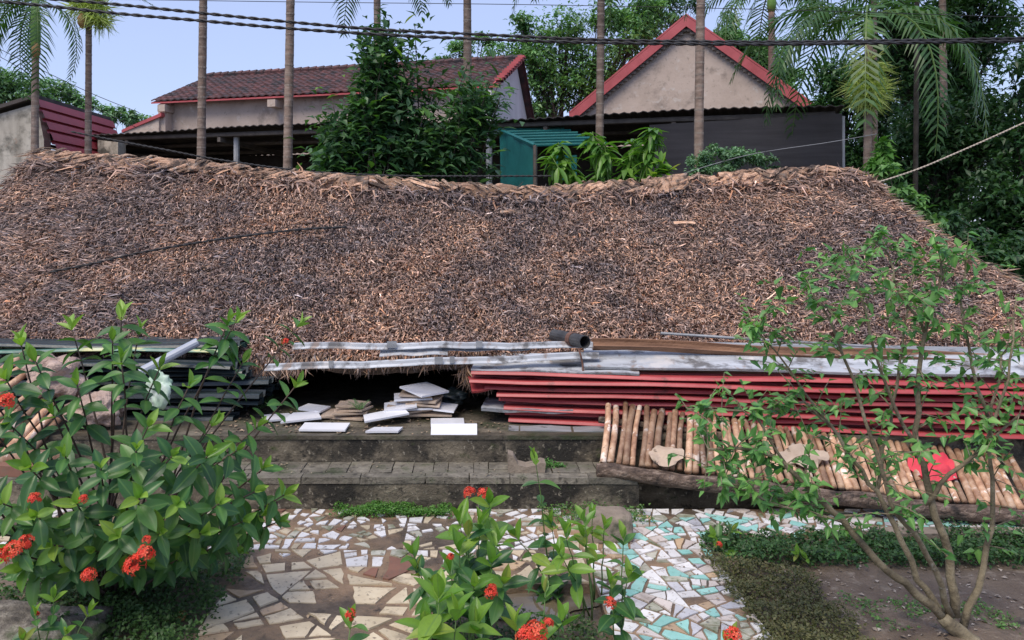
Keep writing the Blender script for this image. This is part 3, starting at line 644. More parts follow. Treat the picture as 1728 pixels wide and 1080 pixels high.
for k in range(9):
    slab_tile(gp(712+U(-16, 12), 700, PZ+.012+.0155*k)+Vector((U(-.02, .02), U(-.02, .03), 0)), .30-.012*k+U(-.03, .03), .18+U(-.02, .02), U(-.35, .35), U(-.03, .05), U(-.07, .06), MT['beige_tile'] if k % 4 != 3 else MT['white_tile'], f'{ORD[8-k] if k else "lowest"} tile from the top in the high right heap of tiles' if k else 'lowest tile in the high right heap of tiles', cut=[(-.5, -.45), (.5, -.5), (.45, .5), (-.45, .4)])
slab_tile(gp(716, 700, PZ+.165), .22, .22, .75, .12, 0, lab='white square tile tilted cornerwise on top of the right heap')
slab_tile(gp(652, 712, PZ+.05), .25, .12, .42, .1, -.1, lab='long white tile sloping off the left side of the right heap', cut=[(-.6, -.4), (.5, -.5), (.5, .5), (-.5, .5)])
slab_tile(gp(676, 704, PZ+.08), .2, .15, .1, .1, -.12, lab='white tile resting over the sloping long tile of the right heap')
slab_tile(gp(752, 702, PZ+.06), .13, .16, -.15, .05, .08, lab='small white tile on the right flank of the right heap')

# broken brick on the lower step, grey block on the paving, rock in the left bed
c = G(888, 795, .168); t = MB()
t.slab([c+Vector((-.10, -.03, 0)), c+Vector((.10, -.03, 0)), c+Vector((.105, -.03, .05)), c+Vector((.08, -.03, .055)), c+Vector((.05, -.03, .04)), c+Vector((.0, -.03, .03)), c+Vector((-.045, -.03, .042)), c+Vector((-.07, -.03, .09)), c+Vector((-.1, -.03, .1))], (0, .10, 0))
tag(t.build('broken_brick', MT['block']), 'broken notched brick standing on the lower step', 'brick')
def rock(name, c, sx, sy, sz, mat, seed, lab, cat, boxy=0, amp=.18):
    bm = bmesh.new(); bmesh.ops.create_icosphere(bm, subdivisions=4, radius=1)
    for v in bm.verts:
        p = v.co.copy()
        if boxy:
            e = 2+boxy; k = (abs(p.x)**e+abs(p.y)**e+abs(p.z)**e)**(1/e); p = p/k
        p *= 1+amp*mnoise.noise(p*1.4+Vector((seed, 0, 0)))+amp*.4*mnoise.noise(p*4+Vector((seed, 3, 0)))+amp*.22*mnoise.noise(p*9+Vector((seed, 5, 0))); v.co = Vector((p.x*sx, p.y*sy, p.z*sz))
    me = bpy.data.meshes.new(name); bm.to_mesh(me); bm.free(); me.polygons.foreach_set('use_smooth', [True]*len(me.polygons)); me.materials.append(mat); o = link(name, me); o.location = c; return tag(o, lab, cat)
rock('concrete_block', G(1028, 915)+Vector((0, .06, .055)), .115, .085, .075, MT['block'], 4, 'rounded grey concrete block on the paving before the lower step', 'block', 4, .10)
rock('rock', Vector((-1.66, 3.02, .02)), .30, .15, .085, MT['stone'], 9, 'long mossy rock edging the left bed at the bottom corner', 'rock', 1.5, .3)
rock('clay_pebble', G(307, 1045)+Vector((0, 0, .014)), .022, .02, .018, MT['nut'], 2, 'small round orange-brown pebble at the left edge of the paving', 'pebble')
# right bed kerb
m = MB(); m.box((2.9, 4.03, -.0), (1.9, .075, .06), jit=.006); tag(m.build('bed_kerb', MT['block']), 'low concrete kerb at the back of the right planting bed', 'kerb')

# ================================================================ left heap: dark sheets, poles, pipe, sack
for k in range(10):
    Y = 5.06+U(-.03, .03); z = .355+.0465*k; x1 = (438-7*abs(k-4)+U(-26, 16)-(25 if k > 7 else 0)); L = 3.2
    p0 = Vector(((x1-CX)*Y/F-L, Y+.1, z)); o = long_sheet('dark_sheet', p0, (1, -.03+U(-.03, .03), U(-.006, .006)), L, .7, ribbed(.7, .034, .014+.012*random.random()), MT['painted_sheet'] if k == 8 else MT['dark_sheet'], wav=.008)
    tag(o, ('dark blue-green metal sheet with yellow paint near the top of the left stack' if k == 8 else f'{ORD[9-k] if k else "lowest"} dark metal sheet in the stack behind the left bush'), 'metal sheet', 'dark metal sheets stacked behind the left bush')
a, b = P(236, 628, 4.84), P(334, 577, 4.98); m = MB(); m.tube([a, b], .027, 12); tag(m.build('grey_pipe', MT['pvc'], smooth=False), 'smooth grey plastic pipe sticking up from the dark stack left', 'pipe')
PL = ['uppermost', 'second highest', 'third highest', 'fourth highest', 'fifth highest', 'sixth highest', 'seventh highest', 'eighth highest', 'ninth highest', 'lowest']
for k in range(10):
    f = k/9; a = P(-95+14*k+U(-6, 6), 690+11*k, 4.55-.004*k); b = P(58+4*k+U(-8, 8), 592+12.5*k+U(-4, 4), 4.93-.02*k); r = U(.017, .024)
    m = MB(); m.tube([a, a.lerp(b, .5)+Vector((0, 0, U(-.01, .01))), b], [r, r*.95, r*.85], 8)
    tag(m.build('loose_pole', MT['pole'], smooth=True), f'{PL[k]} brown pole in the slanting heap at the left edge', 'pole', 'poles heaped at the left edge')
m = MB(); m.tube([Vector((-3.0, 4.56, .225)), Vector((-2.6, 4.55, .232)), Vector((-2.27, 4.52, .226))], [.06, .057, .05], 12); tag(m.build('short_log', MT['pole'], smooth=True), 'thick brown log lying on the lower step at the left', 'log')
for i, (x, rz, lab) in enumerate(((-2.75, .2, 'orange brick lying in front of the short log, leftmost'), (-2.48, -.3, 'orange brick lying right of the leftmost orange brick'))):
    m = MB(); m.box((x, 4.462, .196), (.2, .085, .055), rz=rz*.3, jit=.004); tag(m.build('orange_brick', TM['brick']), lab, 'brick')
rock('sack', P(92, 640, 4.9), .15, .12, .12, MT['sack'], 6, 'pinkish crumpled sack behind the left bush', 'sack', 1, .6)
rock('sack', P(165, 690, 4.87), .13, .10, .09, MT['sack'], 11, 'smaller beige sack low behind the left bush', 'sack', 1, .6)
rock('plastic_bag', P(268, 655, 4.86), .075, .06, .10, MT['bag'], 21, 'pale green and white plastic bag below the grey pipe', 'bag', 0, .4)
rock('dark_bundle', P(755, 668, 5.3)+Vector((.02, 0, 0)), .10, .08, .045, MT['dark_sheet'], 31, 'dark crumpled bundle lying under the eave beside the red stack', 'bundle', 0, .5)
# ================================================================ background buildings
TH = math.radians(16.6); UV = Vector((math.cos(TH), -math.sin(TH), 0)); VV = Vector((math.sin(TH), math.cos(TH), 0)); ZV = Vector((0, 0, 1))
# --- long tiled house
C0 = Vector((.44, 17, 4.29)); HL = 8.43; RH = 2.21; RZ_ = .93
hs = thing('tiled_house', Vector((-3, 19, 0)), 'long plastered house with dark clay-tile roof behind the shed', 'house')
fr = C0-UV*.15+VV*.28; bl = fr-UV*(HL-.5)
m = MB(); m.slab([Vector((fr.x, fr.y, 0)), Vector((fr.x, fr.y, 4.32)), Vector((bl.x, bl.y, 4.32)), Vector((bl.x, bl.y, 0))], VV*.2); m.build('front_wall', MT['plaster'], hs)
ga = [C0-UV*.12+VV*.02, C0-UV*.12+VV*RH+ZV*(RZ_-.05), C0-UV*.12+VV*3.75-ZV*.75, C0-UV*.12+VV*3.75, C0-UV*.12+VV*.02]
gpoly = [Vector((ga[0].x, ga[0].y, 0)), ga[0]-ZV*.04, ga[1], ga[2], Vector((ga[2].x, ga[2].y, 0))]
m = MB(); m.slab(gpoly, -UV*.2); m.build('gable_wall', MT['white_plaster'], hs)
m = MB(); m.slab([p-UV*(HL-.3) for p in gpoly], UV*.2); m.build('far_gable_wall', MT['plaster'], hs)
mt = MB(); cols = 46; rowsn = 12                                # overlapping tiles, one row lapping the next
for j in range(rowsn):
    for i in range(cols):
        w = (HL+.1)/cols; a = C0-UV*(HL-i*w)+VV*(RH*j/rowsn)+ZV*(RZ_*j/rowsn+.05); up = VV*(RH/rowsn*1.18)+ZV*(RZ_/rowsn*1.18-.025); c = UV*w; k = U(-.006, .006)
        mt.add([a+ZV*(.012+k), a+c*.5+ZV*(.045+k), a+c+ZV*(.012+k), a+up+ZV*(.0+k), a+up+c*.5+ZV*(.03+k), a+up+c+ZV*k, a+ZV*(-.02+k), a+c*.5+ZV*(.012+k), a+c+ZV*(-.02+k)], [(0, 1, 4, 3), (1, 2, 5, 4), (6, 7, 1, 0), (7, 8, 2, 1)])

m = MB(); A_ = C0+VV*RH+ZV*(RZ_+.02); m.slab([A_+UV*.06, A_-UV*HL, A_-UV*HL+VV*1.6-ZV*1.75, A_+UV*.06+VV*1.6-ZV*1.75], ZV*.05); m.build('rear_roof', MT['roof_tile'], hs)
m = MB(); m.slab([C0+UV*.02-ZV*.02, C0-UV*HL-ZV*.02, C0-UV*HL+VV*RH+ZV*(RZ_-.05), C0+UV*.02+VV*RH+ZV*(RZ_-.05)], ZV*.03); deck = m.build('roof', MT['red_trim'], hs); mt.build('roof_tiles', MT['roof_tile'], deck, kind='stuff')
m = MB()
for i in range(40): m.tube([A_-UV*(HL-i*HL/40)+ZV*.045, A_-UV*(HL-(i+1.1)*HL/40)+ZV*.06], [.075, .09], 6)
m.build('ridge_tiles', MT['roof_tile'], deck, kind='stuff')
m = MB(); m.slab([C0+UV*.04, C0+UV*.04+ZV*.07, C0+UV*.04+VV*RH+ZV*(RZ_+.1), C0+UV*.04+VV*RH+ZV*(RZ_)], -UV*.12); verge = m.build('verge', MT['red_trim'], hs)
for i in range(11): m = MB(); m.box(C0+UV*.03+VV*(RH*(i+.5)/11)+ZV*(RZ_*(i+.5)/11+.12), (.16, .15, .05), rz=-TH); m.build('verge_tile', MT['red_trim'], verge)
m = MB(); m.slab([A_+UV*.05, A_+UV*.05+ZV*.08, A_+UV*.05+VV*1.6-ZV*1.68, A_+UV*.05+VV*1.6-ZV*1.75], -UV*.06); m.build('rear_verge', MT['red_trim'], hs)
for f in (.3, 2.6, 5.2, 8.1):                                   # corbels
    c = C0-UV*f+VV*.18-ZV*.14; m = MB(); m.box(c, (.2, .5, .16), rz=-TH); m.build('corbel', MT['plaster'], hs)
m = MB(); q = bl-UV*.02; m.slab([P(268, 196, 19.3), P(210, 218, 19.7), P(210, 240, 19.7), P(268, 240, 19.3)], VV*.3); m.build('annex_wall', MT['plaster'], hs)
m = MB(); m.slab([P(272, 190, 19.2), P(205, 219, 19.7), P(205, 224, 19.7), P(272, 196, 19.2)], VV*3); m.build('annex_roof', MT['red_trim'], hs)
# --- gabled house with red verge boards
Ap = P(1158, 28, 20); w_ = 2.87; ez_ = 4.21; dz_ = Ap.z-ez_
gh = thing('gabled_house', Vector((5.1, 21, 0)), 'beige plastered gable house with pinkish red roof edges above the shed', 'house')
Lp, Rp = Ap-UV*w_-ZV*dz_, Ap+UV*w_-ZV*dz_; ins = VV*.18
wl, wr = Ap-UV*(w_-.35)-ZV*dz_, Ap+UV*(w_-.35)-ZV*dz_
wt = Ap-ZV*.12
m = MB(); m.slab([Vector((wl.x, wl.y, 0))+ins, wl+ins+ZV*.20, wt+ins, wr+ins+ZV*.20, Vector((wr.x, wr.y, 0))+ins], VV*.25); m.build('gable_wall', MT['plaster'], gh)
for s, E in ((-1, Lp), (1, Rp)):
    m = MB(); d = (E-Ap).normalized(); nn = Vector((-d.z*UV.x, -d.z*UV.y, d.dot(UV))); nn = nn if nn.z > 0 else -nn
    m.slab([Ap+ZV*.02, E, E-ZV*.25, Ap-ZV*.23], VV*.07); vb = m.build('verge_board', MT['red_trim'], gh)
    m = MB(); m.slab([Ap+ZV*.03, E+ZV*.01, E+ZV*.06, Ap+ZV*.08], VV*7); m.build('roof_slope', MT['red_trim'], gh)
    wb = MB(); nt_ = 28
    for i in range(nt_):
        c = Ap.lerp(E, (i+.5)/nt_)-ZV*.27+VV*.09; wb.box(c, (.13, .06, .07), rz=-TH)
    wb.build('verge_teeth', MT['shed_wood'], vb, kind='stuff')
sw = [Vector((p.x, p.y, 0))+VV*.43 for p in (wl, wr)]
for p, E in ((wl, Lp), (wr, Rp)):
    m = MB(); a = Vector((p.x, p.y, 0))+VV*.44; m.slab([a, a+ZV*(ez_+.15), a+VV*6+ZV*(ez_+.15), a+VV*6], (UV*.2 if p is wl else -UV*.2)); m.build('side_wall', MT['plaster'], gh)
# --- left house: grey wall, steep red roof
A3 = P(62, 169, 13.2); lh = thing('red_roofed_house', Vector((-8.3, 14.5, 0)), 'weathered grey wall house with red ribbed roof at the left edge', 'house')
lw = P(-160, 238, 13.2); rw = P(74, 236, 13.2)
m = MB(); m.slab([Vector((lw.x, 13.2, 0)), lw, A3-ZV*.05, rw, Vector((rw.x, 13.2, 0))], Vector((0, .22, 0))); m.build('gable_wall', MT['old_wall'], lh)
Rb = P(187, 206, 15.95); dxr = .56; drop = 1.6
prof = []
nr = 9; mr = MB()
for k in range(nr):                                              # stepped ribs along the slope
    f0, f1 = k/nr, (k+.72)/nr
    def q(E, f, o): return E+Vector((dxr*f*(1 if E is A3 else 1.1)+o*.9, 0, -drop*f+o*.3))
    a, b = A3+Vector((0, -.06, 0)), Rb
    mr.add([q(a, f0, .05), q(a, f1, .05), q(a, f1, 0), q(a, (k+1)/nr, 0), q(b, f0, .05), q(b, f1, .05), q(b, f1, 0), q(b, (k+1)/nr, 0)], [(0, 1, 5, 4), (1, 2, 6, 5), (2, 3, 7, 6)])
mr.build('roof_slope', MT['red_sheet_roof'], lh)
m = MB(); m.slab([A3+Vector((0, -.08, .03)), Rb+ZV*.03, Rb+Vector((-2.6, 0, -.75)), A3+Vector((-2.5, -.08, -.75))], ZV*.06); m.build('far_roof_slope', MT['shed_sheet'], lh)
m = MB(); m.slab([A3+Vector((.3, .25, -1.2)), Rb+Vector((.3, 0, -1.2)), Vector((Rb.x+.3, Rb.y, 0)), Vector((A3.x+.3, A3.y+.25, 0))], (-.2, 0, 0)); m.build('side_wall', MT['old_wall'], lh)
# --- long open shed
ER = P(1425, 178, 11.22); SL = 14.2
def E(d, v=0, z=0): return ER-UV*d+VV*v+ZV*z
def d_at(px):                                                    # distance along the shed edge of a pixel column
    lo_, hi_ = 0, 30
    for _ in range(40):
        md = (lo_+hi_)/2; p = E(md)
        if CX+F*p.x/p.y > px: lo_ = md
        else: hi_ = md
    return lo_
sh = thing('open_shed', Vector((-1.5, 14.5, 0)), 'long dark open shed with corrugated roof behind the thatch', 'shed')
n = int(SL/.038); R = np.zeros((3, n+1, 3))
for i in range(n+1):
    d = SL*i/n
    for j, v in enumerate((0, 1.6, 3.3)):
        p = E(d, v, .012*math.sin(2*math.pi*d/.14)-.05*v+.03*math.sin(d*.9)); R[j, i] = tuple(p)
m = MB(); addgrid(m, R); R2 = R.copy(); R2[:, :, 2] -= .012; addgrid(m, R2); addgrid(m, np.stack([R[0], R2[0]])); sroof = m.build('corrugated_roof', MT['shed_sheet'], sh)
for v in (.15, 1.2, 2.3):
    m = MB(); m.tube([E(.1, v, -.09-.05*v), E(SL-.1, v, -.09-.05*v)], .04, 6); m.build('purlin', MT['shed_wood'], sroof)
for d in np.arange(.4, SL, 1.9):
    m = MB(); m.slab([E(d, .1, -.14), E(d, 3.2, -.28), E(d, 3.2, -.36), E(d, .1, -.22)], UV*.06); m.build('rafter', MT['shed_wood'], sroof)
for px in (385, 818, 1424, 180):
    d = d_at(px); b = E(d, .25); m = MB(); m.tube([Vector((b.x, b.y, 0)), Vector((b.x, b.y, b.z-.12))], .05, 8); m.build('post', MT['post'], sh)
m = MB(); a, b = E(0, 3.2), E(SL, 3.2); m.slab([Vector((a.x, a.y, 0)), a-ZV*.2, b-ZV*.2, Vector((b.x, b.y, 0))], VV*.15); m.build('back_wall', MT['shed_back'], sh)
a, b = E(SL-.4, 0), E(SL-.4, 3.1); m = MB(); m.slab([Vector((a.x, a.y, 0)), Vector((a.x, a.y, 2.6)), Vector((b.x, b.y, 2.6)), Vector((b.x, b.y, 0))], UV*.15); m.build('end_wall', MT['old_wall'], sh)
m = MB(); a, b = P(165, 236, 14.7), P(199, 240, 14.5); m.slab([Vector((a.x, a.y, 0)), a, b, Vector((b.x, b.y, 0))], VV*.2); m.build('wall_stub', MT['old_wall'], sh)
# shade cloth
d0, d1 = d_at(1422), d_at(1095); R = np.zeros((14, 40, 3))
for j in range(14):
    for i in range(40):
        f = i/39; h = j/13; d = d0+(d1-d0)*f; z = -.10-1.9*h-.12*f*(1-h)*2*.3
        bl_ = -.10*math.sin(math.pi*h)*math.sin(math.pi*f)-.02*math.sin(h*22+f*3)*(.4+.6*h)-.015*math.sin(f*31+h*4)
        R[j, i] = tuple(E(d, .06+bl_, z))
m = MB(); addgrid(m, R); o = m.build('shade_cloth', MT['tarp'], smooth=True); tag(o, 'black shade cloth hung as a wall on the right of the shed', 'shade cloth')
# teal tarp enclosure
tb = thing('tarp_enclosure', P(900, 310, 11.6)*1, 'teal tarp enclosure with slatted top under the shed roof', 'enclosure'); tb.location.z = 0
a, b, c = P(843, 219, 12.75), P(903, 245, 11.5), P(962, 228, 12.7)
m = MB(); R = np.zeros((10, 14, 3))
for j in range(10):
    for i in range(14):
        p = a.lerp(b, i/13); R[j, i] = (p.x+.02*math.sin(i*1.1+j*.4), p.y+.03*math.sin(i*.8), p.z*(1-j/9)+(.02*math.sin(i*2) if j == 0 else 0))
addgrid(m, R); m.build('side_sheet', MT['teal'], tb, True)
for f in np.linspace(0, 1, 7):
    p = a.lerp(b, f); q = p+(c-a)*.92; q.z = p.z+.02; m = MB(); m.tube([p, q], .022, 6); m.build('slat', MT['teal'], tb)
m = MB(); m.tube([a, b], .03, 6); m.build('rim', MT['teal'], tb)
m = MB(); m.tube([Vector((b.x, b.y, 0)), b], .03, 6); m.build('corner_post', MT['shed_wood'], tb)
R = np.zeros((8, 10, 3))
for j in range(8):
    for i in range(10):
        p = P(935+4.2*i, 262+6*j, 12.0); R[j, i] = (p.x, p.y+.05*math.sin(i*1.3), max(p.z, .3))
m = MB(); addgrid(m, R); m.build('hanging_sheet', MT['teal'], tb, True)

# ================================================================ cables
def cable(name, pxs, r, mat, lab, Y=None, twist=False, cat='cable', pts=None):
    if pts is None: pts = [P(a, b, Y if not callable(Y) else Y(a)) for a, b in pxs]
    q = []
    for i in range(len(pts)-1):                                 # Catmull-Rom
        p0, p1, p2, p3 = pts[max(i-1, 0)], pts[i], pts[i+1], pts[min(i+2, len(pts)-1)]
        for k in range(8):
            t = k/8; q.append(.5*((2*p1)+(p2-p0)*t+(2*p0-5*p1+4*p2-p3)*t*t+(3*p1-3*p2+p3-p0)*t**3))
    q.append(pts[-1]); m = MB()
    if not twist: m.tube(q, r, 5)
    else:
        dist = [0]
        for i in range(1, len(q)): dist.append(dist[-1]+(q[i]-q[i-1]).length)
        N = int(dist[-1]/(twist/6)); s = []
        for ph in (0, math.pi):
            s = []
            for i in range(N+1):
                dd = dist[-1]*i/N; k = min(max(np.searchsorted(dist, dd)-1, 0), len(q)-2); t = (dd-dist[k])/max(dist[k+1]-dist[k], 1e-6); p = q[k].lerp(q[k+1], min(t, 1))
                an = 2*math.pi*dd/twist+ph; s.append(p+Vector((0, math.cos(an), math.sin(an)))*r*.9)
            m.tube(s, r, 5)
    return tag(m.build(name, mat, smooth=True), lab, cat)
cable('power_cable', [(-260, -40), (-60, -14), (170, 5), (340, 22), (490, 37), (640, 50), (785, 57), (1010, 67), (1300, 71), (1605, 67), (1740, 64), (1950, 55)], .009, MT['cable'], 'upper black twisted power cable sagging across the sky', 7.2, .22)
cable('power_cable', [(-260, -14), (-60, -2), (60, 8), (200, 23), (340, 35), (490, 48), (640, 58), (785, 65), (1010, 72), (1300, 75), (1605, 71), (1740, 69), (1950, 62)], .009, MT['cable'], 'lower black twisted power cable sagging across the sky', 7.0, .22)
cable('thin_wire', [(-100, -6), (340, 1), (560, 4), (900, 8), (1250, 15), (1500, 22), (1800, 32)], .004, MT['cable'], 'thin wire crossing the sky near the top of the picture', 9.0, cat='wire')
cable('thin_wire', [(-60, 55), (0, 83), (70, 118), (160, 160), (235, 190)], .005, MT['cable'], 'thin dotted wire sloping down past the two left palms', 12.2, cat='wire')
cable('thin_wire', [(-60, 70), (0, 96), (60, 130), (140, 172), (230, 215)], .005, MT['cable'], 'lower of the two thin wires sloping at the upper left', 12.3, cat='wire')
cable('black_rope', [(120, 222), (200, 238), (280, 253), (360, 268), (480, 285), (560, 292), (700, 297), (930, 297)], .006, MT['cable'], 'thin dark cable running just above the thatch ridge', 8.2, .12)
def roof_hit(px, py):
    d = P(px, py, 1)-Vector((0, 0, CH)); best = None
    for Y in np.linspace(5.2, 7.8, 160):
        p = Vector((0, 0, CH))+d*Y; s = (p.x+4.2)/(8.0) ; t = (RY-Y)/(RY-EY)
        if not (0 <= t <= 1): continue
        s = min(max(((p.x+4.3-(.19*(1-t)))/(8.55-.82*(1-t))), 0), 1); rz = roof_front(s, t).z
        if p.z <= rz+.05: return Vector((p.x, p.y, rz+.05))
    return P(px, py, 6.5)
cable('black_rope', None, .0065, MT['cable'], 'black twisted cable lying slantwise on the left thatch slope', twist=.16, pts=[roof_hit(a, b) for a, b in ((85, 460), (160, 445), (240, 427), (350, 408), (450, 394), (520, 387), (585, 385))])
cable('pale_rope', [(1466, 312), (1500, 302), (1550, 285), (1605, 262), (1700, 220), (1850, 150)], .0055, MT['rope'], 'pale twisted rope stretched up from the right end of the ridge', 8.6, .075, 'rope')
cable('thin_wire', [(1130, 300), (1260, 262), (1400, 240), (1480, 226)], .004, MT['dull_grey'], 'thin grey wire in front of the black shade cloth', 9.4, cat='wire')
# ================================================================ plants
def leafmesh(name, W_, mat, curl=.2, fold=.16, shape=1.0, segs=6, wave=.0, heart=0):
    """unit-length leaf along +Y, face up +Z"""
    vs, fs = [], []
    for i in range(segs+1):
        t = i/segs; w = W_*.5*(math.sin(math.pi*min(1, (t**shape)*.97+.03)))**.85 if i < segs else .004
        if heart and i: w = W_*.5*(1-t)**.75*(1.15-.15*t)*min(1, t*5+.35)
        if i == segs: w = .004
        y = t; z = -curl*t*t; zf = fold*w*2+wave*math.sin(t*14)*w
        vs += [(-w, y, z+zf), (-w*.5, y, z+zf*.42), (0, y, z), (w*.5, y, z+zf*.42), (w, y, z+zf-2*wave*math.sin(t*14)*w)]
    for i in range(segs):
        for j in range(4): a = i*5+j; fs.append((a, a+1, a+6, a+5))
    me = bpy.data.meshes.new(name); me.from_pydata(vs, [], fs); me.polygons.foreach_set('use_smooth', [True]*len(fs)); me.materials.append(mat); return me
LM = {'leaf': [leafmesh('leaf', w, MT['leaf'], c, f, 1.0, wave=wv) for w, c, f, wv in ((.45, .12, .2, .03), (.49, .28, .14, .05), (.42, .40, .22, .0), (.46, .05, .25, .04))],
      'young': [leafmesh('young_leaf', w, MT['young_leaf'], c, f, .95, wave=wv) for w, c, f, wv in ((.42, .06, .3, 0), (.46, .2, .22, .03), (.40, -.08, .35, 0))],
      'tree': [leafmesh('tree_leaf', w, MT['tree_leaf'], c, f, heart=1, segs=4) for w, c, f in ((.62, .15, .2), (.70, .3, .12), (.58, .05, .28))],
      'mango': [leafmesh('mango_leaf', w, MT['mango_leaf'], c, f, 1.0, segs=5) for w, c, f in ((.24, .25, .2), (.27, .4, .15), (.22, .15, .25))],
      'bush': [leafmesh('bush_leaf', w, MT['leaf'], c, f, .9, segs=4) for w, c, f in ((.46, .1, .2), (.5, .25, .15))],
      'bushy': [leafmesh('bush_leaf', w, MT['young_leaf'], c, f, .9, segs=4) for w, c, f in ((.44, .1, .2),)]}
CLR = {'leaf': ((.03, .11, .034), (.085, .21, .045)), 'young': ((.15, .30, .05), (.27, .42, .07)), 'tree': ((.07, .21, .065), (.18, .38, .09)), 'mango': ((.08, .20, .04), (.2, .38, .07)), 'bush': ((.035, .10, .045), (.09, .19, .075)), 'bushy': ((.12, .26, .05), (.22, .36, .07))}
def put_leaves(parent, leaves, name='leaf', limit=300):
    """leaves: (pos, dir, up, length, kind); the largest in view as objects, the rest joined"""
    leaves.sort(key=lambda l: -l[3]/max(l[0].y, .5)*(1 if -.62 < l[0].x/l[0].y < .70 and l[0].y > 0 else .1)); w = wloc(parent)
    for (p, d, up, L, k, *own) in leaves[:limit]:
        y = d.normalized(); x = y.cross(up)
        x = x.normalized() if x.length > 1e-4 else y.orthogonal().normalized()
        z = x.cross(y); M_ = Matrix((x, y, z)).transposed().to_4x4(); s = Matrix.Diagonal((L, L, L, 1)); M_ = Matrix.Translation(p-w) @ M_ @ s
        link(name, random.choice(LM[k]), own[0] if own else parent, M_)
    r = leaves[limit:]
    if r and w.y < 5:                                            # near plants: full leaf shapes, joined
        VV_, FF, CC, off = [], [], [], 0
        for l in r:
            me = random.choice(LM[l[4]]); co = np.empty(len(me.vertices)*3, np.float32); me.vertices.foreach_get('co', co); co = co.reshape(-1, 3)*l[3]
            y = l[1].normalized(); x = y.cross(l[2]); x = x.normalized() if x.length > 1e-4 else y.orthogonal().normalized(); z = x.cross(y)
            VV_.append(co @ np.array([x, y, z])+np.array(l[0])); nv = len(co); rows_ = nv//5
            ii = (np.arange(rows_-1)[:, None]*5+np.arange(4)[None]).ravel()[:, None]; FF.append(np.concatenate([ii, ii+1, ii+6, ii+5], 1)+off); off += nv
            a, b = CLR[l[4]]; f = random.random(); c = np.array([a[i]+(b[i]-a[i])*f for i in range(3)]); cc = np.repeat(c[None], nv, 0); cc[2::5] += np.array([.05, .08, .02]); CC.append(cc)
        npmesh('small_leaves', np.concatenate(VV_), np.concatenate(FF), np.concatenate(CC), MT['foliage'], parent, smooth=True); r = []
    if r:
        C = []
        for l in r:
            a, b = CLR[l[4]]; f = random.random(); C.append([a[i]+(b[i]-a[i])*f for i in range(3)])
        leaf_cloud('small_leaves', np.array([l[0] for l in r]), np.array([l[1] for l in r]), np.array([l[2] for l in r]), np.array([l[3] for l in r]), np.array([l[3]*(.42 if l[4] != 'tree' else .6) for l in r]), np.array(C), MT['foliage'], parent)
def flower(parent, c, r, up=Vector((0, -.4, .9)), n=34, name='flower_head'):
    m = MB(); up = up.normalized()
    for i in range(n):
        d = Vector((random.gauss(0, 1), random.gauss(0, 1), random.gauss(0, 1))).normalized()
        if d.dot(up) < -.25: d = -d
        p = c+d*r*U(.75, 1.05); a = d.orthogonal().normalized(); a = Matrix.Rotation(U(0, 3), 3, d) @ a; b = d.cross(a); s = r*U(.30, .42)
        base = (.80, .075, .04) if random.random() < .75 else (.85, .15, .07); kk = U(.8, 1.1); col = tuple(min(1, v*kk) for v in base)
        m.tube([c, p], [.0012, .001], 3, False, (.5, .08, .05))
        for q in (a, b, -a, -b):
            e = d.cross(q); m.add([p, p+q*s*.55+e*s*.3+d*s*.12, p+q*s+d*s*.05, p+q*s*.55-e*s*.3+d*s*.12], [(0, 1, 2, 3)], col)
    return m.build(name, MT['petal'], parent)
def stem_curve(b, tip, n=6, bow=.25):
    h = (tip-b); out = Vector((h.x, h.y, 0)); pts = []
    for i in range(n+1):
        t = i/n; pts.append(b+Vector((out.x*(t**(1+bow)), out.y*(t**(1+bow)), h.z*(t**(1-bow*.35))))+Vector((U(-1, 1), U(-1, 1), 0))*.006*(0 < i < n))
    return pts
def along(pts, s):                                              # point and tangent s metres below the tip
    acc = 0
    for i in range(len(pts)-1, 0, -1):
        l = (pts[i]-pts[i-1]).length
        if acc+l >= s: t = (s-acc)/l; return pts[i].lerp(pts[i-1], t), (pts[i]-pts[i-1]).normalized()
        acc += l
    return pts[0].copy(), (pts[1]-pts[0]).normalized()
def shoot_leaves(pts, L, pairs, gap, young=1, droop=.15, out=.85):
    lv = []; s = 0; az = U(0, 3.14)
    for k in range(pairs):
        p, t = along(pts, s); a = t.orthogonal().normalized(); a = Matrix.Rotation(az, 3, t) @ a; az += math.pi/2+U(-.25, .25)
        for sg in (1, -1):
            if k == 0: d = t*1.0+a*sg*U(.15, .5); l = L*U(.55, .8)
            elif k == 1: d = t*.6+a*sg*U(.7, 1); l = L*U(.75, .98)
            else: d = t*U(.05, .4)+a*sg*out-Vector((0, 0, 1))*droop*U(.3, 1.8); l = L*U(.85, 1.15)
            up = t+a*-sg*.25+Vector((0, -.15, .25))
            lv.append((p, d.normalized(), up, l, 'young' if k < young or (k == young and random.random() < .5) else 'leaf'))
        s += gap*(.35 if k == 0 else U(.8, 1.25))
    return lv
def ixora(name, label, base, tips, L, pairs, gap, flowers=(), spread=.05, cat='plant', group=None, bow=.25, srad=.0045, young=1, limit=300, extra=0):
    t = thing(name, base, label, cat, group); lv = []
    for tip in tips:
        tip = Vector(tip); b = Vector(base)+Vector((U(-spread, spread)+(tip.x-base[0])*.12, U(-spread, spread), 0)); pts = stem_curve(b, tip, 7, bow)
        m = MB(); m.tube(pts, [srad*(1.2-.75*i/7) for i in range(8)], 5); so = m.build('stem', MT['stem'] if srad > .004 else MT['green_stem'], t, True)
        lv += [(*l, so) for l in shoot_leaves(pts, L*U(.85, 1.1), pairs, gap, young)]
    for (c, r) in flowers: flower(t, Vector(c), r)
    put_leaves(t, lv, limit=limit); return t
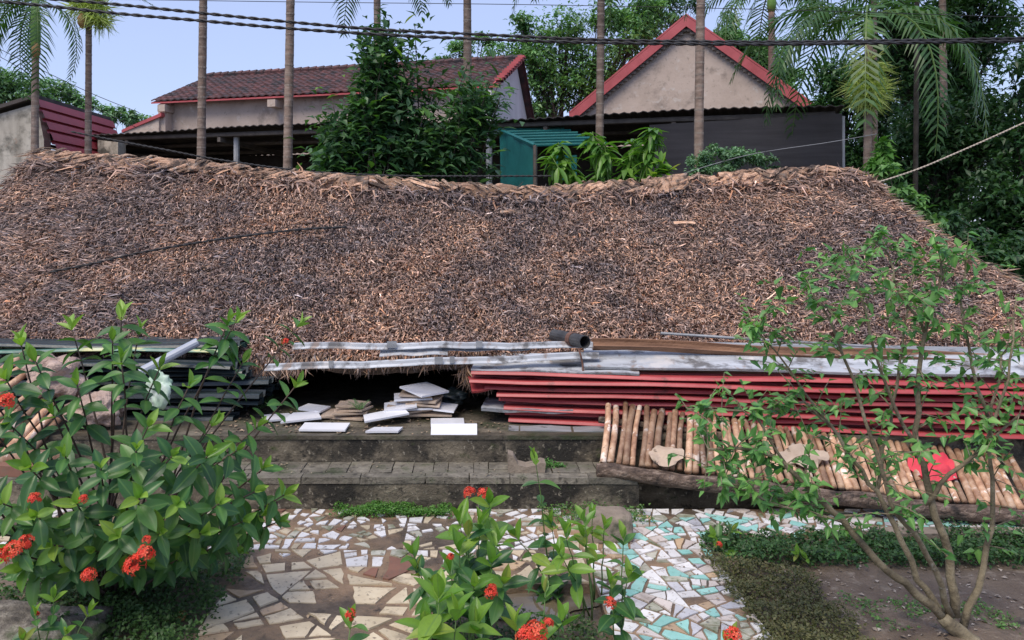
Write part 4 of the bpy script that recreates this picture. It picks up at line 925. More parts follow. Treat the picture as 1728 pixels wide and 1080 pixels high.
# --- big left bush
BB = Vector((-1.55, 3.45, -.02)); tp = []
for (a, b, Y) in ((205, 535, 3.3), (190, 575, 3.15), (120, 552, 3.5), (385, 545, 3.45), (505, 548, 3.6), (400, 540, 3.4), (35, 578, 3.25), (60, 610, 3.0), (10, 640, 2.95), (205, 610, 3.05), (235, 560, 3.5), (270, 620, 3.4), (130, 650, 3.0), (320, 650, 3.25), (410, 612, 3.45),
                  (500, 650, 3.5), (435, 720, 3.35), (360, 715, 3.3), (250, 720, 3.05), (90, 700, 3.2), (20, 720, 3.0), (445, 790, 3.2), (480, 835, 3.3), (400, 760, 3.05), (430, 830, 3.1), (350, 770, 2.95), (290, 770, 2.9), (230, 760, 2.85),
                  (170, 790, 2.85), (110, 770, 2.9), (50, 790, 2.8), (235, 840, 2.75), (300, 850, 2.85), (370, 850, 2.95), (410, 880, 3.1), (440, 870, 3.3), (130, 850, 2.8), (60, 870, 2.75), (5, 850, 2.8), (340, 900, 2.95), (270, 900, 2.85), (200, 905, 2.8), (90, 920, 2.8), (20, 930, 2.8), (380, 915, 3.2), (330, 930, 3.05), (-30, 700, 3.1), (-60, 800, 2.9), (-50, 620, 3.2), (470, 880, 3.35), (160, 930, 2.9), (120, 960, 2.9), (40, 960, 2.85), (300, 945, 3.1), (250, 950, 3.05), (200, 960, 3.0), (350, 880, 3.25), (400, 930, 3.4), (310, 905, 3.3), (260, 880, 3.2), (210, 870, 3.1), (160, 880, 3.1), (110, 890, 3.1), (70, 940, 3.0), (0, 900, 3.0)):
    tp.append(P(a, b, Y))
ixora('ixora_bush', 'large leafy green bush with orange-red flowers left of the paving', BB, tp, .101, 6, .041,
      [(P(228, 955, 2.68), .036), (P(245, 935, 2.7), .03), (P(150, 972, 2.72), .026), (P(58, 842, 2.72), .022), (P(10, 680, 2.85), .034), (P(25, 930, 2.7), .034), (P(45, 915, 2.7), .025), (P(140, 843, 2.7), .016), (P(2, 940, 2.7), .03), (P(482, 577, 3.5), .016), (P(248, 912, 2.72), .016)], .16, 'bush', srad=.006)
# --- small plant at the bottom left corner
ixora('young_shrub', 'small pale green shrub before the mossy rock in the bottom left corner', Vector((-1.40, 2.62, -.02)), [P(90, 1010, 2.6), P(60, 1040, 2.55), P(150, 1035, 2.65), P(110, 1070, 2.5), P(40, 1080, 2.5)], .075, 3, .04, [(P(63, 1036, 2.56), .008)], .03, srad=.003)
# --- plants of the middle bed
mid = [('young_shrub', 'flowering plant with paired red heads at the back of the middle bed', (.02, 3.30, -.03), [P(826, 850, 3.05), P(775, 880, 3.15)], .10, 5, .06, [(P(792, 832, 3.12), .024), (P(816, 834, 3.12), .026)], 2),
       ('young_shrub', 'tall thin-stemmed plant with sparse leaf pairs before the step', (.34, 3.46, -.03), [P(903, 775, 3.4), P(930, 885, 3.42), P(870, 905, 3.4)], .085, 6, .075, (), 2),
       ('young_shrub', 'bright yellow-green upright plant in the middle bed beside the grey block', (.46, 3.25, -.03), [P(955, 900, 3.2), P(945, 935, 3.1), P(985, 880, 3.25)], .09, 4, .07, (), 3),
       ('young_shrub', 'short light green plant with tips before the grey block', (.50, 3.40, -.03), [P(1000, 870, 3.35), P(1020, 890, 3.3), P(985, 905, 3.3)], .07, 3, .045, (), 3),
       ('young_shrub', 'plant with one red flower at the right of the middle bed', (.50, 2.85, -.03), [P(1052, 910, 2.85), P(1030, 985, 2.8), P(1060, 975, 2.8)], .085, 5, .06, [(P(1029, 1018, 2.72), .021)], 1),
       ('young_shrub', 'slender leafy plant at the left edge of the middle bed', (-.13, 3.1, -.03), [P(697, 935, 3.05), P(730, 985, 2.95), P(705, 965, 3.1)], .085, 5, .055, (), 1),
       ('young_shrub', 'dense leafy plant with small red flowers left in the middle bed', (-.02, 2.95, -.03), [P(790, 905, 2.95), P(810, 885, 3.0), P(775, 930, 2.9), P(830, 950, 2.85), P(760, 965, 2.85), P(800, 990, 2.75), P(850, 985, 2.8), P(840, 915, 2.95)], .092, 5, .05, [(P(772, 1010, 2.68), .02), (P(828, 1002, 2.7), .022), (P(831, 992, 2.72), .015), (P(760, 940, 2.8), .013)], 1),
       ('young_shrub', 'broad pale green leaf cluster at the bottom edge left of the middle bed', (-.10, 2.3, -.03), [P(740, 1010, 2.3), P(770, 1040, 2.25), P(720, 1060, 2.3), P(800, 1060, 2.3)], .10, 3, .035, (), 3),
       ('young_shrub', 'foreground plant with a large orange-red flower at the bottom edge', (.17, 2.2, -.03), [P(920, 1000, 2.35), P(945, 1050, 2.3), P(870, 1055, 2.3), P(915, 1075, 2.25)], .075, 3, .045, [(P(905, 1068, 2.12), .03), (P(888, 1075, 2.12), .026), (P(925, 1052, 2.14), .014)], 1),
       ('young_shrub', 'single-stemmed plant with an orange bud at the bottom of the paving', (-.36, 2.15, -.03), [P(592, 1052, 2.2)], .075, 3, .04, [(P(592, 1038, 2.2), .016)], 1),
       ('young_shrub', 'low plant with an orange-red flower at the bottom edge of the teal paving', (.66, 2.05, -.03), [P(1235, 1090, 2.1), P(1215, 1110, 2.1)], .07, 3, .04, [(P(1237, 1074, 2.08), .024)], 1)]
for (nm, lab, b, tips, L, pr, gap, fl, yg) in mid: ixora(nm, lab, Vector(b), tips, L*1.14, pr, gap, fl, .02, 'plant', 'young flowering plants in and around the middle bed', .18, .0035, yg)
ixora('young_shrub', 'leafy plant with one pink-red flower at the corner of the right bed', Vector((1.17, 3.93, -.02)), [P(1235, 895, 3.9), P(1205, 905, 3.85), P(1225, 935, 3.8), P(1255, 925, 3.9), P(1190, 930, 3.9)], .075, 4, .035, [(P(1214, 919, 3.75), .014)], .03, 'plant', srad=.003)
ixora('seedling', 'tiny pale seedling among the dark ground cover of the right bed', Vector((1.52, 3.72, -.02)), [P(1345, 935, 3.7), P(1360, 940, 3.7)], .05, 2, .03, (), .01, 'plant', srad=.002, young=2)

# --- small tree on the right
TRB = P(1612, 1075, 3.05); TRB.z = -.03
tr = thing('small_tree', TRB, 'small many-branched tree with light green leaves at the right of the bed', 'tree')
def poly(pts): return [P(a, b, Y) for a, b, Y in pts]
limbs = [([(1660, 1100, 3.03), (1625, 1070, 3.05), (1590, 1040, 3.06)], .032, .026), ([(1590, 1040, 3.06), (1530, 985, 3.05), (1475, 945, 3.04), (1420, 880, 3.02), (1370, 830, 3.0), (1325, 782, 2.98), (1270, 760, 2.96), (1195, 758, 2.94)], .018, .005),
         ([(1598, 1045, 3.07), (1550, 975, 3.12), (1510, 890, 3.16), (1480, 830, 3.2), (1440, 780, 3.22), (1400, 720, 3.25), (1360, 680, 3.25), (1300, 690, 3.2)], .015, .004),
         ([(1605, 1040, 3.06), (1580, 960, 3.0), (1540, 900, 2.96), (1500, 845, 2.95), (1470, 740, 2.93), (1440, 640, 2.92), (1400, 540, 2.9), (1360, 470, 2.9)], .013, .003),
         ([(1612, 1040, 3.08), (1600, 940, 3.1), (1570, 840, 3.1), (1548, 760, 3.1), (1550, 660, 3.1), (1560, 560, 3.08), (1580, 490, 3.06), (1600, 420, 3.05)], .019, .004),
         ([(1560, 850, 3.1), (1605, 800, 3.05), (1660, 760, 3.0), (1720, 700, 3.0)], .011, .004), ([(1625, 1060, 3.1), (1660, 960, 3.15), (1680, 850, 3.2), (1670, 720, 3.2), (1690, 600, 3.2)], .016, .004),
         ([(1420, 880, 3.02), (1370, 868, 3.0), (1300, 848, 2.97), (1240, 818, 2.95), (1200, 790, 2.93)], .006, .002), ([(1440, 870, 3.02), (1380, 858, 3.06), (1320, 855, 3.08), (1250, 835, 3.1)], .005, .002),
         ([(1548, 760, 3.1), (1510, 690, 3.05), (1480, 600, 3.0), (1450, 500, 2.98), (1440, 430, 2.98)], .008, .003), ([(1560, 560, 3.08), (1520, 500, 3.1), (1500, 430, 3.12), (1470, 400, 3.12)], .006, .002),
         ([(1480, 830, 3.2), (1500, 720, 3.25), (1520, 620, 3.28), (1530, 520, 3.3), (1545, 430, 3.3)], .008, .003), ([(1400, 720, 3.25), (1340, 640, 3.22), (1300, 580, 3.2), (1270, 545, 3.2)], .006, .002),
         ([(1325, 782, 2.98), (1290, 720, 2.98), (1250, 690, 2.97), (1160, 690, 2.95)], .006, .002), ([(1670, 720, 3.2), (1640, 620, 3.15), (1620, 520, 3.1), (1630, 440, 3.1)], .008, .003), ([(1660, 760, 3.0), (1700, 640, 2.95), (1710, 540, 2.95)], .007, .003)]
lv = []; twigs = MB()
for (pl, r0, r1) in limbs:
    q = poly(pl); n = len(q); fine = []
    for i in range(n-1):
        for k in range(3): fine.append(q[i].lerp(q[i+1], k/3)+Vector((U(-1, 1), U(-1, 1), U(-1, 1)))*.008*(i+k > 0))
    fine.append(q[-1]); N = len(fine); m = MB(); m.tube(fine, [r0+(r1-r0)*(i/(N-1))**.8 for i in range(N)], 7); m.build('branch', MT['bark'], tr, True)
    if r0 > .03: continue
    for i in range(int(N*.35), N):
        zc = fine[i].z
        if zc < .22: continue
        for _ in range(3 if i < N-3 else 5):
            if random.random() < (.5 if fine[i].x < 1.0 else .22): continue
            d = Vector((random.gauss(0, 1), random.gauss(0, .7), random.gauss(.35, .7))).normalized(); l = U(.05, .20); e = fine[i]+d*l
            if e.x/e.y > .75: continue
            twigs.tube([fine[i], fine[i]+d*l*.5+Vector((0, 0, .008)), e], [.0022, .0018, .001], 4)
            for s in np.linspace(.3, 1, random.randint(4, 8)):
                p = fine[i]+d*l*s; dd = (d*.4+Vector((random.gauss(0, 1), random.gauss(0, .8), random.gauss(-.25, .6)))).normalized()
                lv.append((p, dd, Vector((random.gauss(0, .5), -.35, 1)), U(.027, .056), 'tree'))
twigs.build('twigs', MT['bark'], tr, kind='stuff')
put_leaves(tr, lv)

# ---------------------------------------------------------------- ground cover (uncountable)
def cover(name, label, rect, n, hgt, Lr, c1, c2, seed, z0=-.03, mask=None):
    r = np.random.default_rng(seed); x = r.uniform(rect[0], rect[1], n); y = r.uniform(rect[2], rect[3], n)
    w = np.array([mnoise.noise(Vector((a*7, b*7, seed))) for a, b in zip(x, y)]); ex = np.minimum(np.minimum(x-rect[0], rect[1]-x)/(rect[1]-rect[0])*6, np.minimum(y-rect[2], rect[3]-y)/(rect[3]-rect[2])*4)
    keep = (w+np.clip(ex, 0, 1)*.9-.35+r.normal(0, .12, n)) > 0; x, y, w = x[keep], y[keep], w[keep]; n = len(x)
    z = z0+r.random(n)**.6*hgt*(.65+.7*w); d = np.stack([r.normal(0, 1, n), r.normal(-.2, 1, n), r.normal(.35, .5, n)], 1); up = np.stack([r.normal(0, .4, n), r.normal(-.2, .4, n), np.ones(n)], 1)
    f = r.random((n, 1)); C = (np.array(c1)*(1-f)+np.array(c2)*f)*r.uniform(.75, 1.25, (n, 1)); L = r.uniform(*Lr, n)
    o = leaf_cloud(name, np.stack([x, y, z], 1), d, up, L, L*r.uniform(.5, .8, n), C, MT['grass']); return tag(o, label, 'ground cover', kind='stuff')
cover('ground_cover', 'dark green leafy ground cover along the back of the right bed', (1.07, 2.85, 3.68, 4.05), 12500, .11, (.012, .026), (.025, .075, .02), (.06, .14, .035), 1)
cover('ground_cover', 'brownish green small-leaved ground cover beside the teal paving', (1.03, 1.48, 2.6, 3.8), 11500, .085, (.010, .02), (.07, .085, .03), (.14, .13, .05), 2)
cover('ground_cover', 'dark low greenery under the left bush beside the paving', (-1.95, -.97, 2.75, 3.9), 18500, .12, (.012, .024), (.03, .08, .02), (.07, .14, .035), 3, 0)
cover('ground_cover', 'dark green ground cover filling the middle bed', (-.15, .50, 2.2, 3.26), 9000, .10, (.011, .022), (.025, .07, .02), (.08, .12, .035), 4)
cover('ground_cover', 'bright green moss and weeds at the foot of the lower step', (-.75, -.08, 4.26, 4.42), 5000, .055, (.008, .018), (.05, .16, .02), (.11, .25, .04), 5, 0)
cover('ground_cover', 'sparse weeds on the bare soil of the right bed', (1.5, 2.1, 3.1, 3.42), 1600, .04, (.008, .02), (.07, .17, .04), (.14, .27, .07), 6)
cover('ground_cover', 'thin weeds low on the soil near the small tree foot', (1.3, 1.75, 2.75, 3.1), 800, .03, (.008, .02), (.07, .16, .03), (.12, .24, .06), 7)
cover('ground_cover', 'weeds around the grey block and the end of the lower step', (.30, .95, 4.15, 4.40), 1500, .05, (.01, .02), (.05, .13, .03), (.12, .22, .05), 8, 0)
cover('ground_cover', 'small green tuft on the lower step beside the broken brick', (.38, .52, 4.55, 4.69), 350, .03, (.01, .02), (.05, .16, .03), (.10, .24, .05), 9, .166)
def litter(name, label, rect, n, seed, Lr, c1, c2, z0):
    r = np.random.default_rng(seed); x = r.uniform(rect[0], rect[1], n); y = r.uniform(rect[2], rect[3], n); z = np.array([max(z0, soilz(a, b) if z0 < 0 else z0) for a, b in zip(x, y)])+.004
    d = np.stack([r.normal(0, 1, n), r.normal(0, 1, n), r.normal(0, .12, n)], 1); up = np.stack([r.normal(0, .2, n), r.normal(0, .2, n), np.ones(n)], 1); f = r.random((n, 1))
    L = r.uniform(*Lr, n); o = leaf_cloud(name, np.stack([x, y, z], 1), d, up, L, L*r.uniform(.3, .8, n), np.array(c1)*(1-f)+np.array(c2)*f, MT['straw'], bend=.05); return tag(o, label, 'litter', kind='stuff')
litter('leaf_litter', 'brown and pale leaf litter scattered on the right bed soil', (1.15, 2.9, 2.6, 4.0), 900, 41, (.008, .03), (.10, .065, .04), (.42, .36, .30), -.1)
litter('leaf_litter', 'small debris and straw scattered on the paving', (-1.0, 1.1, 2.6, 4.38), 420, 42, (.006, .022), (.07, .05, .035), (.34, .25, .16), .006)
litter('leaf_litter', 'straw bits fallen on the platform before the dark gap', (-1.6, .2, 4.72, 5.3), 380, 43, (.01, .04), (.10, .07, .05), (.40, .29, .19), PZ+.004)
litter('leaf_litter', 'debris scattered on the lower step', (-1.8, .86, 4.42, 4.69), 160, 44, (.006, .02), (.05, .045, .03), (.30, .24, .16), .170)
def fern(c, n, L, lab):
    t = thing('fern_sprig', c, lab, 'fern'); r = random.Random(int(c.x*100))
    for i in range(n):
        a = r.uniform(0, 6.28); d = Vector((math.cos(a), math.sin(a)*.6, r.uniform(.4, 1))).normalized(); m = MB(); side = d.cross(Vector((0, 0, 1))).normalized()
        for k in range(1, 9):
            p = Vector(c)+d*L*k/9-Vector((0, 0, L*.3*(k/9)**2)); l = L*.22*(1-k/11)
            for s in (-1, 1): m.add([p, p+side*s*l*.5+d*.006, p+side*s*l+d*.012, p+side*s*l*.5-d*.004], [(0, 1, 2, 3)], (.11, .20, .08))
        m.tube([Vector(c), Vector(c)+d*L*.5-Vector((0, 0, L*.075)), Vector(c)+d*L-Vector((0, 0, L*.3))], .0012, 3, col=(.1, .15, .06)); m.build('frond', MT['grass'], t)
fern(G(440, 690, PZ+.012), 5, .17, 'feathery fern sprig on the platform behind the left bush'); fern(G(607, 692, PZ+.08), 6, .11, 'small feathery fern sprig growing behind the left tile heap')

# ================================================================ background plants and trees
# --- tall dark bush behind the ridge
bb = P(655, 330, 10.3); bb.z = 0; bt = thing('tall_bush', bb, 'tall dark green glossy-leaved bush standing behind the thatch ridge', 'bush'); lv = []
tips = [(650, 22), (632, 55), (668, 60), (700, 42), (615, 85), (690, 85), (645, 95), (600, 125), (690, 128), (628, 135), (660, 140), (608, 165), (695, 165), (560, 165), (575, 195), (540, 210), (600, 210), (640, 190), (675, 205), (545, 262), (572, 238), (530, 285), (560, 285), (600, 255), (640, 240), (680, 250), (720, 235), (755, 200), (738, 128), (745, 160), (790, 105), (800, 130), (825, 140), (845, 160), (808, 175), (780, 165), (770, 215), (800, 235), (735, 270), (700, 285), (650, 282), (610, 290), (765, 275), (800, 270), (580, 275), (690, 270), (620, 220), (720, 180), (840, 145), (660, 175)]
for (a, b) in tips:
    tip = P(a, b, 10.3+U(-.5, .45)); pts = stem_curve(bb+Vector((U(-.35, .35)+(tip.x-bb.x)*.45, U(-.25, .25), .3)), tip, 7, .5)
    m = MB(); m.tube(pts, [.016-.0016*i for i in range(8)], 5); m.build('stem', MT['dark_bark'], bt, True)
    s = 0; az = U(0, 6)
    for k in range(95):
        p, tg = along(pts, s); a_ = Matrix.Rotation(az, 3, tg) @ tg.orthogonal().normalized(); az += 2.4
        lv.append((p+Vector((random.gauss(0, .12), random.gauss(0, .12), random.gauss(0, .07))), (tg*U(.2, .8)+a_*.9).normalized(), tg+Vector((0, -.3, .5)), U(.11, .19), 'bushy' if k < 5 and random.random() < .35 else 'bush')); s += .0125
put_leaves(bt, lv)
rr = np.random.default_rng(77); PS = []
for (a, b, rx, ry, n) in ((642, 110, 42, 70, 700), (612, 235, 72, 55, 1100), (700, 255, 80, 42, 900), (800, 190, 42, 55, 520), (650, 185, 62, 50, 800), (560, 275, 32, 26, 300), (765, 275, 45, 26, 350)):
    c = P(a, b, 10.35); g3 = nrm(rr.normal(0, 1, (n, 3)))*rr.random((n, 1))**.42; PS.append(np.array(c)+g3*np.array([rx*10.3/F, .5, ry*10.3/F]))
PS = np.concatenate(PS); n = len(PS); f = rr.random((n, 1)); Ls = rr.uniform(.10, .18, n)
leaf_cloud('inner_leaves', PS, np.stack([rr.normal(0, 1, n), rr.normal(-.2, 1, n), rr.normal(.3, .6, n)], 1), np.stack([rr.normal(0, .5, n), rr.normal(-.3, .5, n), np.ones(n)], 1), Ls, Ls*.46, np.array([.035, .10, .045])*(1-f)+np.array([.09, .19, .075])*f, MT['foliage'], bt)
# --- drooping mango sapling
mb_ = P(1030, 330, 9.9); mb_.z = 0; mg = thing('mango_sapling', mb_, 'bright green sapling with long drooping leaves behind the ridge', 'sapling'); lv = []
for (a, b, n) in ((942, 240, 26), (1000, 222, 24), (1020, 240, 22), (1072, 235, 28), (1105, 215, 26), (1060, 270, 20), (960, 280, 20), (930, 262, 16), (1100, 255, 18), (1010, 280, 20), (1045, 300, 16), (985, 305, 14), (1085, 300, 16)):
    tip = P(a, b, 9.9+U(-.3, .3)); pts = stem_curve(mb_+Vector((U(-.1, .1), 0, .2)), tip, 6, .4); m = MB(); m.tube(pts, [.014-.0015*i for i in range(7)], 5); m.build('stem', MT['green_stem'], mg, True)
    for k in range(int(n*1.6)):
        az = U(0, 6.28); el = U(-1.25, .3); d = Vector((math.cos(az)*math.cos(el), math.sin(az)*math.cos(el), math.sin(el))); p, _ = along(pts, U(0, .26)); lv.append((p, d, Vector((0, 0, 1))+d*.5, U(.20, .31), 'mango'))
put_leaves(mg, lv, limit=300)
t = thing('leafy_sapling', Vector((P(1118, 0, 9.6).x, 9.6, 0)), 'small yellow-green rosette plant right of the drooping sapling', 'sapling'); lv = []
for (a, b) in ((1115, 272), (1128, 285), (1105, 288)):
    tip = P(a, b, 9.6); pts = stem_curve(Vector((tip.x, 9.6, 0)), tip, 5, .2); m = MB(); m.tube(pts, .01, 5); m.build('stem', MT['green_stem'], t)
    lv += [(along(pts, U(0, .12))[0], Vector((random.gauss(0, 1), random.gauss(0, 1), random.gauss(.3, .5))), Vector((0, -.3, 1)), U(.12, .18), 'bushy') for _ in range(20)]
put_leaves(t, lv)

def cloud_tree(name, label, px, Y, lobes, leaf, n, c1, c2, trunk_r=.12, cat='tree', group=None, clump=.28, bark='dark_bark', seed=1, aspect=.45, flat=1.0, base_py=None):
    """lobes: (px, py, rx px, ry px) of the crown; leaves gathered in clumps inside each lobe"""
    r = np.random.default_rng(seed); b = P(px, 400, Y); b.z = -.1; t = thing(name, b, label, cat, group); cs = []; A = sum(l[2]*l[3] for l in lobes)
    POS, DIR, UP, LN, CO = [], [], [], [], []; m = MB()
    cent = [P(l[0], l[1], Y) for l in lobes]; low = min(cent, key=lambda c: c.z); fork = Vector((b.x*.7+low.x*.3, Y, max(.6, low.z*.55)))
    m.tube([b, b.lerp(fork, .5)+Vector((U(-.1, .1), 0, 0)), fork], [trunk_r*1.2, trunk_r, trunk_r*.85], 8); m.build('trunk', MT[bark], t, True)
    for l, c in zip(lobes, cent):
        rx, ry = l[2]*Y/F, l[3]*Y/F; mid = fork.lerp(c, .5)+Vector((U(-.2, .2), U(-.2, .2), U(0, .3)))*rx
        m = MB(); m.tube([fork, mid, c], [trunk_r*.5, trunk_r*.32, trunk_r*.12], 6); m.build('limb', MT[bark], t, True)
        k = int(n*l[2]*l[3]/A); nc = max(4, int(k/70)); cc = r.normal(0, 1, (nc, 3)); cc = nrm(cc)*(r.random((nc, 1))**.45); cc = cc*np.array([rx, rx*.8, ry])+np.array(c)
        tw = MB()
        for q in cc[:40]: tw.tube([Vector(mid), Vector(mid).lerp(Vector(q), .6)+Vector((0, 0, .1*ry)), Vector(q)], [trunk_r*.1, trunk_r*.06, trunk_r*.03], 4)
        tw.build('twigs', MT[bark], t, kind='stuff')
        i = r.integers(0, nc, k); cr = min(rx, ry)*clump*(.7+.6*r.random(nc)); p = cc[i]+r.normal(0, 1, (k, 3))*cr[i][:, None]*np.array([1, 1, .62*flat])
        POS.append(p); DIR.append(np.stack([r.normal(0, 1, k), r.normal(0, 1, k), r.normal(-.15, .5, k)], 1)); UP.append(np.stack([r.normal(0, .5, k), r.normal(-.2, .5, k), np.ones(k)], 1)); LN.append(r.uniform(leaf*.6, leaf*1.3, k))
        tone = r.uniform(.7, 1.35, nc)[i][:, None]; f = r.random((k, 1)); CO.append((np.array(c1)*(1-f)+np.array(c2)*f)*tone)
    L = np.concatenate(LN); leaf_cloud('crown', np.concatenate(POS), np.concatenate(DIR), np.concatenate(UP), L, L*aspect, np.concatenate(CO), MT['foliage'], t, None); return t
fg = ((.07, .18, .065), (.17, .32, .11)); dk = ((.022, .07, .028), (.065, .145, .05)); lt = ((.10, .21, .10), (.19, .33, .16))  # lt: distant haze mixed into the leaf colours, no air is built
cloud_tree('feathery_tree', 'large feathery light green tree rising between the two houses', 960, 25, [(900, 90, 55, 45), (960, 60, 55, 45), (880, 40, 30, 26), (1000, 110, 50, 50), (930, 140, 60, 45), (1060, 60, 55, 40), (850, 95, 28, 22), (1100, 20, 45, 32), (1030, 20, 45, 28), (990, 170, 40, 32), (910, 180, 40, 26)], .16, 15000, *fg, .2, seed=1)
cloud_tree('feathery_tree', 'small feathery tree behind the tiled roof ridge near the tall bush', 790, 27, [(775, 80, 26, 20), (740, 100, 20, 16), (815, 70, 20, 16), (755, 130, 26, 20)], .15, 2200, *fg, .12, seed=21)
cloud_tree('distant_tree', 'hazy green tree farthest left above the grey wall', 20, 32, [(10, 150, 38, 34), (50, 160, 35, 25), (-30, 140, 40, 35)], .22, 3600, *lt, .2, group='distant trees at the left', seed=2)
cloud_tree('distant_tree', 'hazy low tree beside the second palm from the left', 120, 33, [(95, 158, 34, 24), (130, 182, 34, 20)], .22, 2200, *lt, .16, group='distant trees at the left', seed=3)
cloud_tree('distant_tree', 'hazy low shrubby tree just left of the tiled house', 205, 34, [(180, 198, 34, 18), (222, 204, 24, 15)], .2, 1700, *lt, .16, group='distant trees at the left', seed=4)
cloud_tree('distant_tree', 'green tree behind the right roof slope of the gable house', 1280, 30, [(1240, 60, 40, 30), (1290, 95, 42, 34), (1330, 130, 40, 26), (1255, 90, 30, 25)], .2, 5200, *fg, .2, seed=5)
cloud_tree('distant_tree', 'tree crown seen above the gable of the house with red edges', 1150, 34, [(1130, 15, 50, 28), (1080, 45, 40, 30)], .2, 2600, *dk, .2, seed=6)
cloud_tree('dense_tree', 'dark tall tree right of the gable house behind the shade cloth', 1440, 17, [(1430, 130, 52, 48), (1400, 175, 34, 40), (1470, 190, 46, 48), (1455, 250, 40, 46)], .13, 6500, *dk, .16, group='dark trees on the right', seed=7)
cloud_tree('dense_tree', 'dark dense tree in the upper right filling the sky', 1560, 15.5, [(1560, 60, 70, 60), (1520, 120, 60, 50), (1600, 150, 60, 60), (1500, 30, 50, 40), (1660, 60, 70, 60), (1640, 0, 60, 40)], .14, 11000, *dk, .18, group='dark trees on the right', seed=8)
cloud_tree('dense_tree', 'dark dense tree behind the rope at the right', 1590, 12.5, [(1560, 220, 55, 50), (1610, 260, 55, 60), (1520, 280, 38, 46), (1580, 330, 55, 60), (1660, 220, 60, 60)], .12, 9500, *dk, .12, group='dark trees on the right', seed=9)
cloud_tree('dense_tree', 'dark tree at the far right edge beyond the end of the thatch', 1720, 11.5, [(1690, 330, 60, 70), (1740, 240, 60, 80), (1680, 420, 55, 60), (1760, 100, 60, 70), (1750, 400, 50, 70)], .12, 9000, *dk, .12, group='dark trees on the right', seed=10)
cloud_tree('dense_tree', 'dark tree behind the rope filling the gap right of the thin palm', 1600, 19, [(1590, 200, 90, 80), (1620, 330, 90, 70), (1500, 250, 60, 80), (1700, 280, 80, 90), (1560, 120, 80, 60)], .17, 9000, *dk, .2, group='dark trees on the right', seed=19)
cloud_tree('dense_shrub', 'dark low shrub at the far right below the rope', 1650, 10.2, [(1640, 420, 60, 40), (1580, 390, 40, 36), (1720, 440, 60, 45)], .11, 3600, *dk, .06, 'shrub', seed=20)
cloud_tree('light_shrub', 'light green shrub rising over the right thatch edge', 1535, 8.9, [(1515, 330, 24, 24), (1545, 355, 24, 22), (1500, 290, 14, 20), (1570, 390, 22, 20)], .10, 900, (.08, .2, .06), (.17, .33, .1), .03, 'shrub', seed=11)
cloud_tree('light_shrub', 'bright leafy shrub beside the brown palm foot at the right', 1480, 9.4, [(1480, 280, 14, 26), (1490, 255, 12, 18)], .12, 420, (.07, .2, .04), (.15, .32, .07), .03, 'shrub', seed=12)
cloud_tree('feathery_shrub', 'pale feathery shrub before the black shade cloth', 1225, 9.7, [(1225, 262, 42, 18), (1180, 268, 26, 14), (1275, 272, 28, 14), (1200, 285, 40, 14), (1305, 285, 14, 10)], .05, 3200, (.09, .19, .10), (.17, .31, .16), .02, 'shrub', seed=13, aspect=.55)
cloud_tree('low_sprig', 'little green sprig beside the pale shed post', 828, 10.2, [(830, 288, 10, 12)], .09, 60, (.08, .17, .06), (.14, .26, .09), .012, 'plant', seed=14)

# ---------------------------------------------------------------- areca palms
def frond_mesh(seed, L=1.5, droop=.9, nl=26, ll=.42):
    r = random.Random(seed); m = MB(); pts = [Vector((0, L*math.sin(t*1.2)/.93*.9, .55*L*t-droop*L*t*t)) for t in [i/10 for i in range(11)]]
    m.tube(pts, [.016-.0013*i for i in range(11)], 4, col=(.12, .2, .05))
    for k in range(nl):
        t = .12+.88*k/nl; i = min(int(t*10), 9); p = pts[i].lerp(pts[i+1], t*10-i); tg = (pts[i+1]-pts[i]).normalized()
        for s in (-1, 1):
            l = ll*(math.sin(math.pi*min(1, .12+t*.86)))**.6*r.uniform(.85, 1.1); d = (Vector((s*.85, 0, .1))+tg*.75+Vector((0, 0, r.uniform(-.25, .1)))).normalized(); w = .016+.006*r.random()
            e = p+d*l*.5; f = e+(d+Vector((0, 0, -.75))).normalized()*l*.5; sd_ = tg*w; g_ = r.uniform(.75, 1.25); col = (.055*g_, .13*g_, .035*g_)
            m.add([p-sd_*.5, p+sd_*.5, e+sd_, e-sd_, f], [(0, 1, 2, 3), (3, 2, 4)], col)
    me_o = m.build('frond', MT['foliage']); me = me_o.data; bpy.data.objects.remove(me_o); return me
FM = [frond_mesh(s, 1.5, d) for s, d in ((1, .8), (2, 1.05), (3, 1.3))]
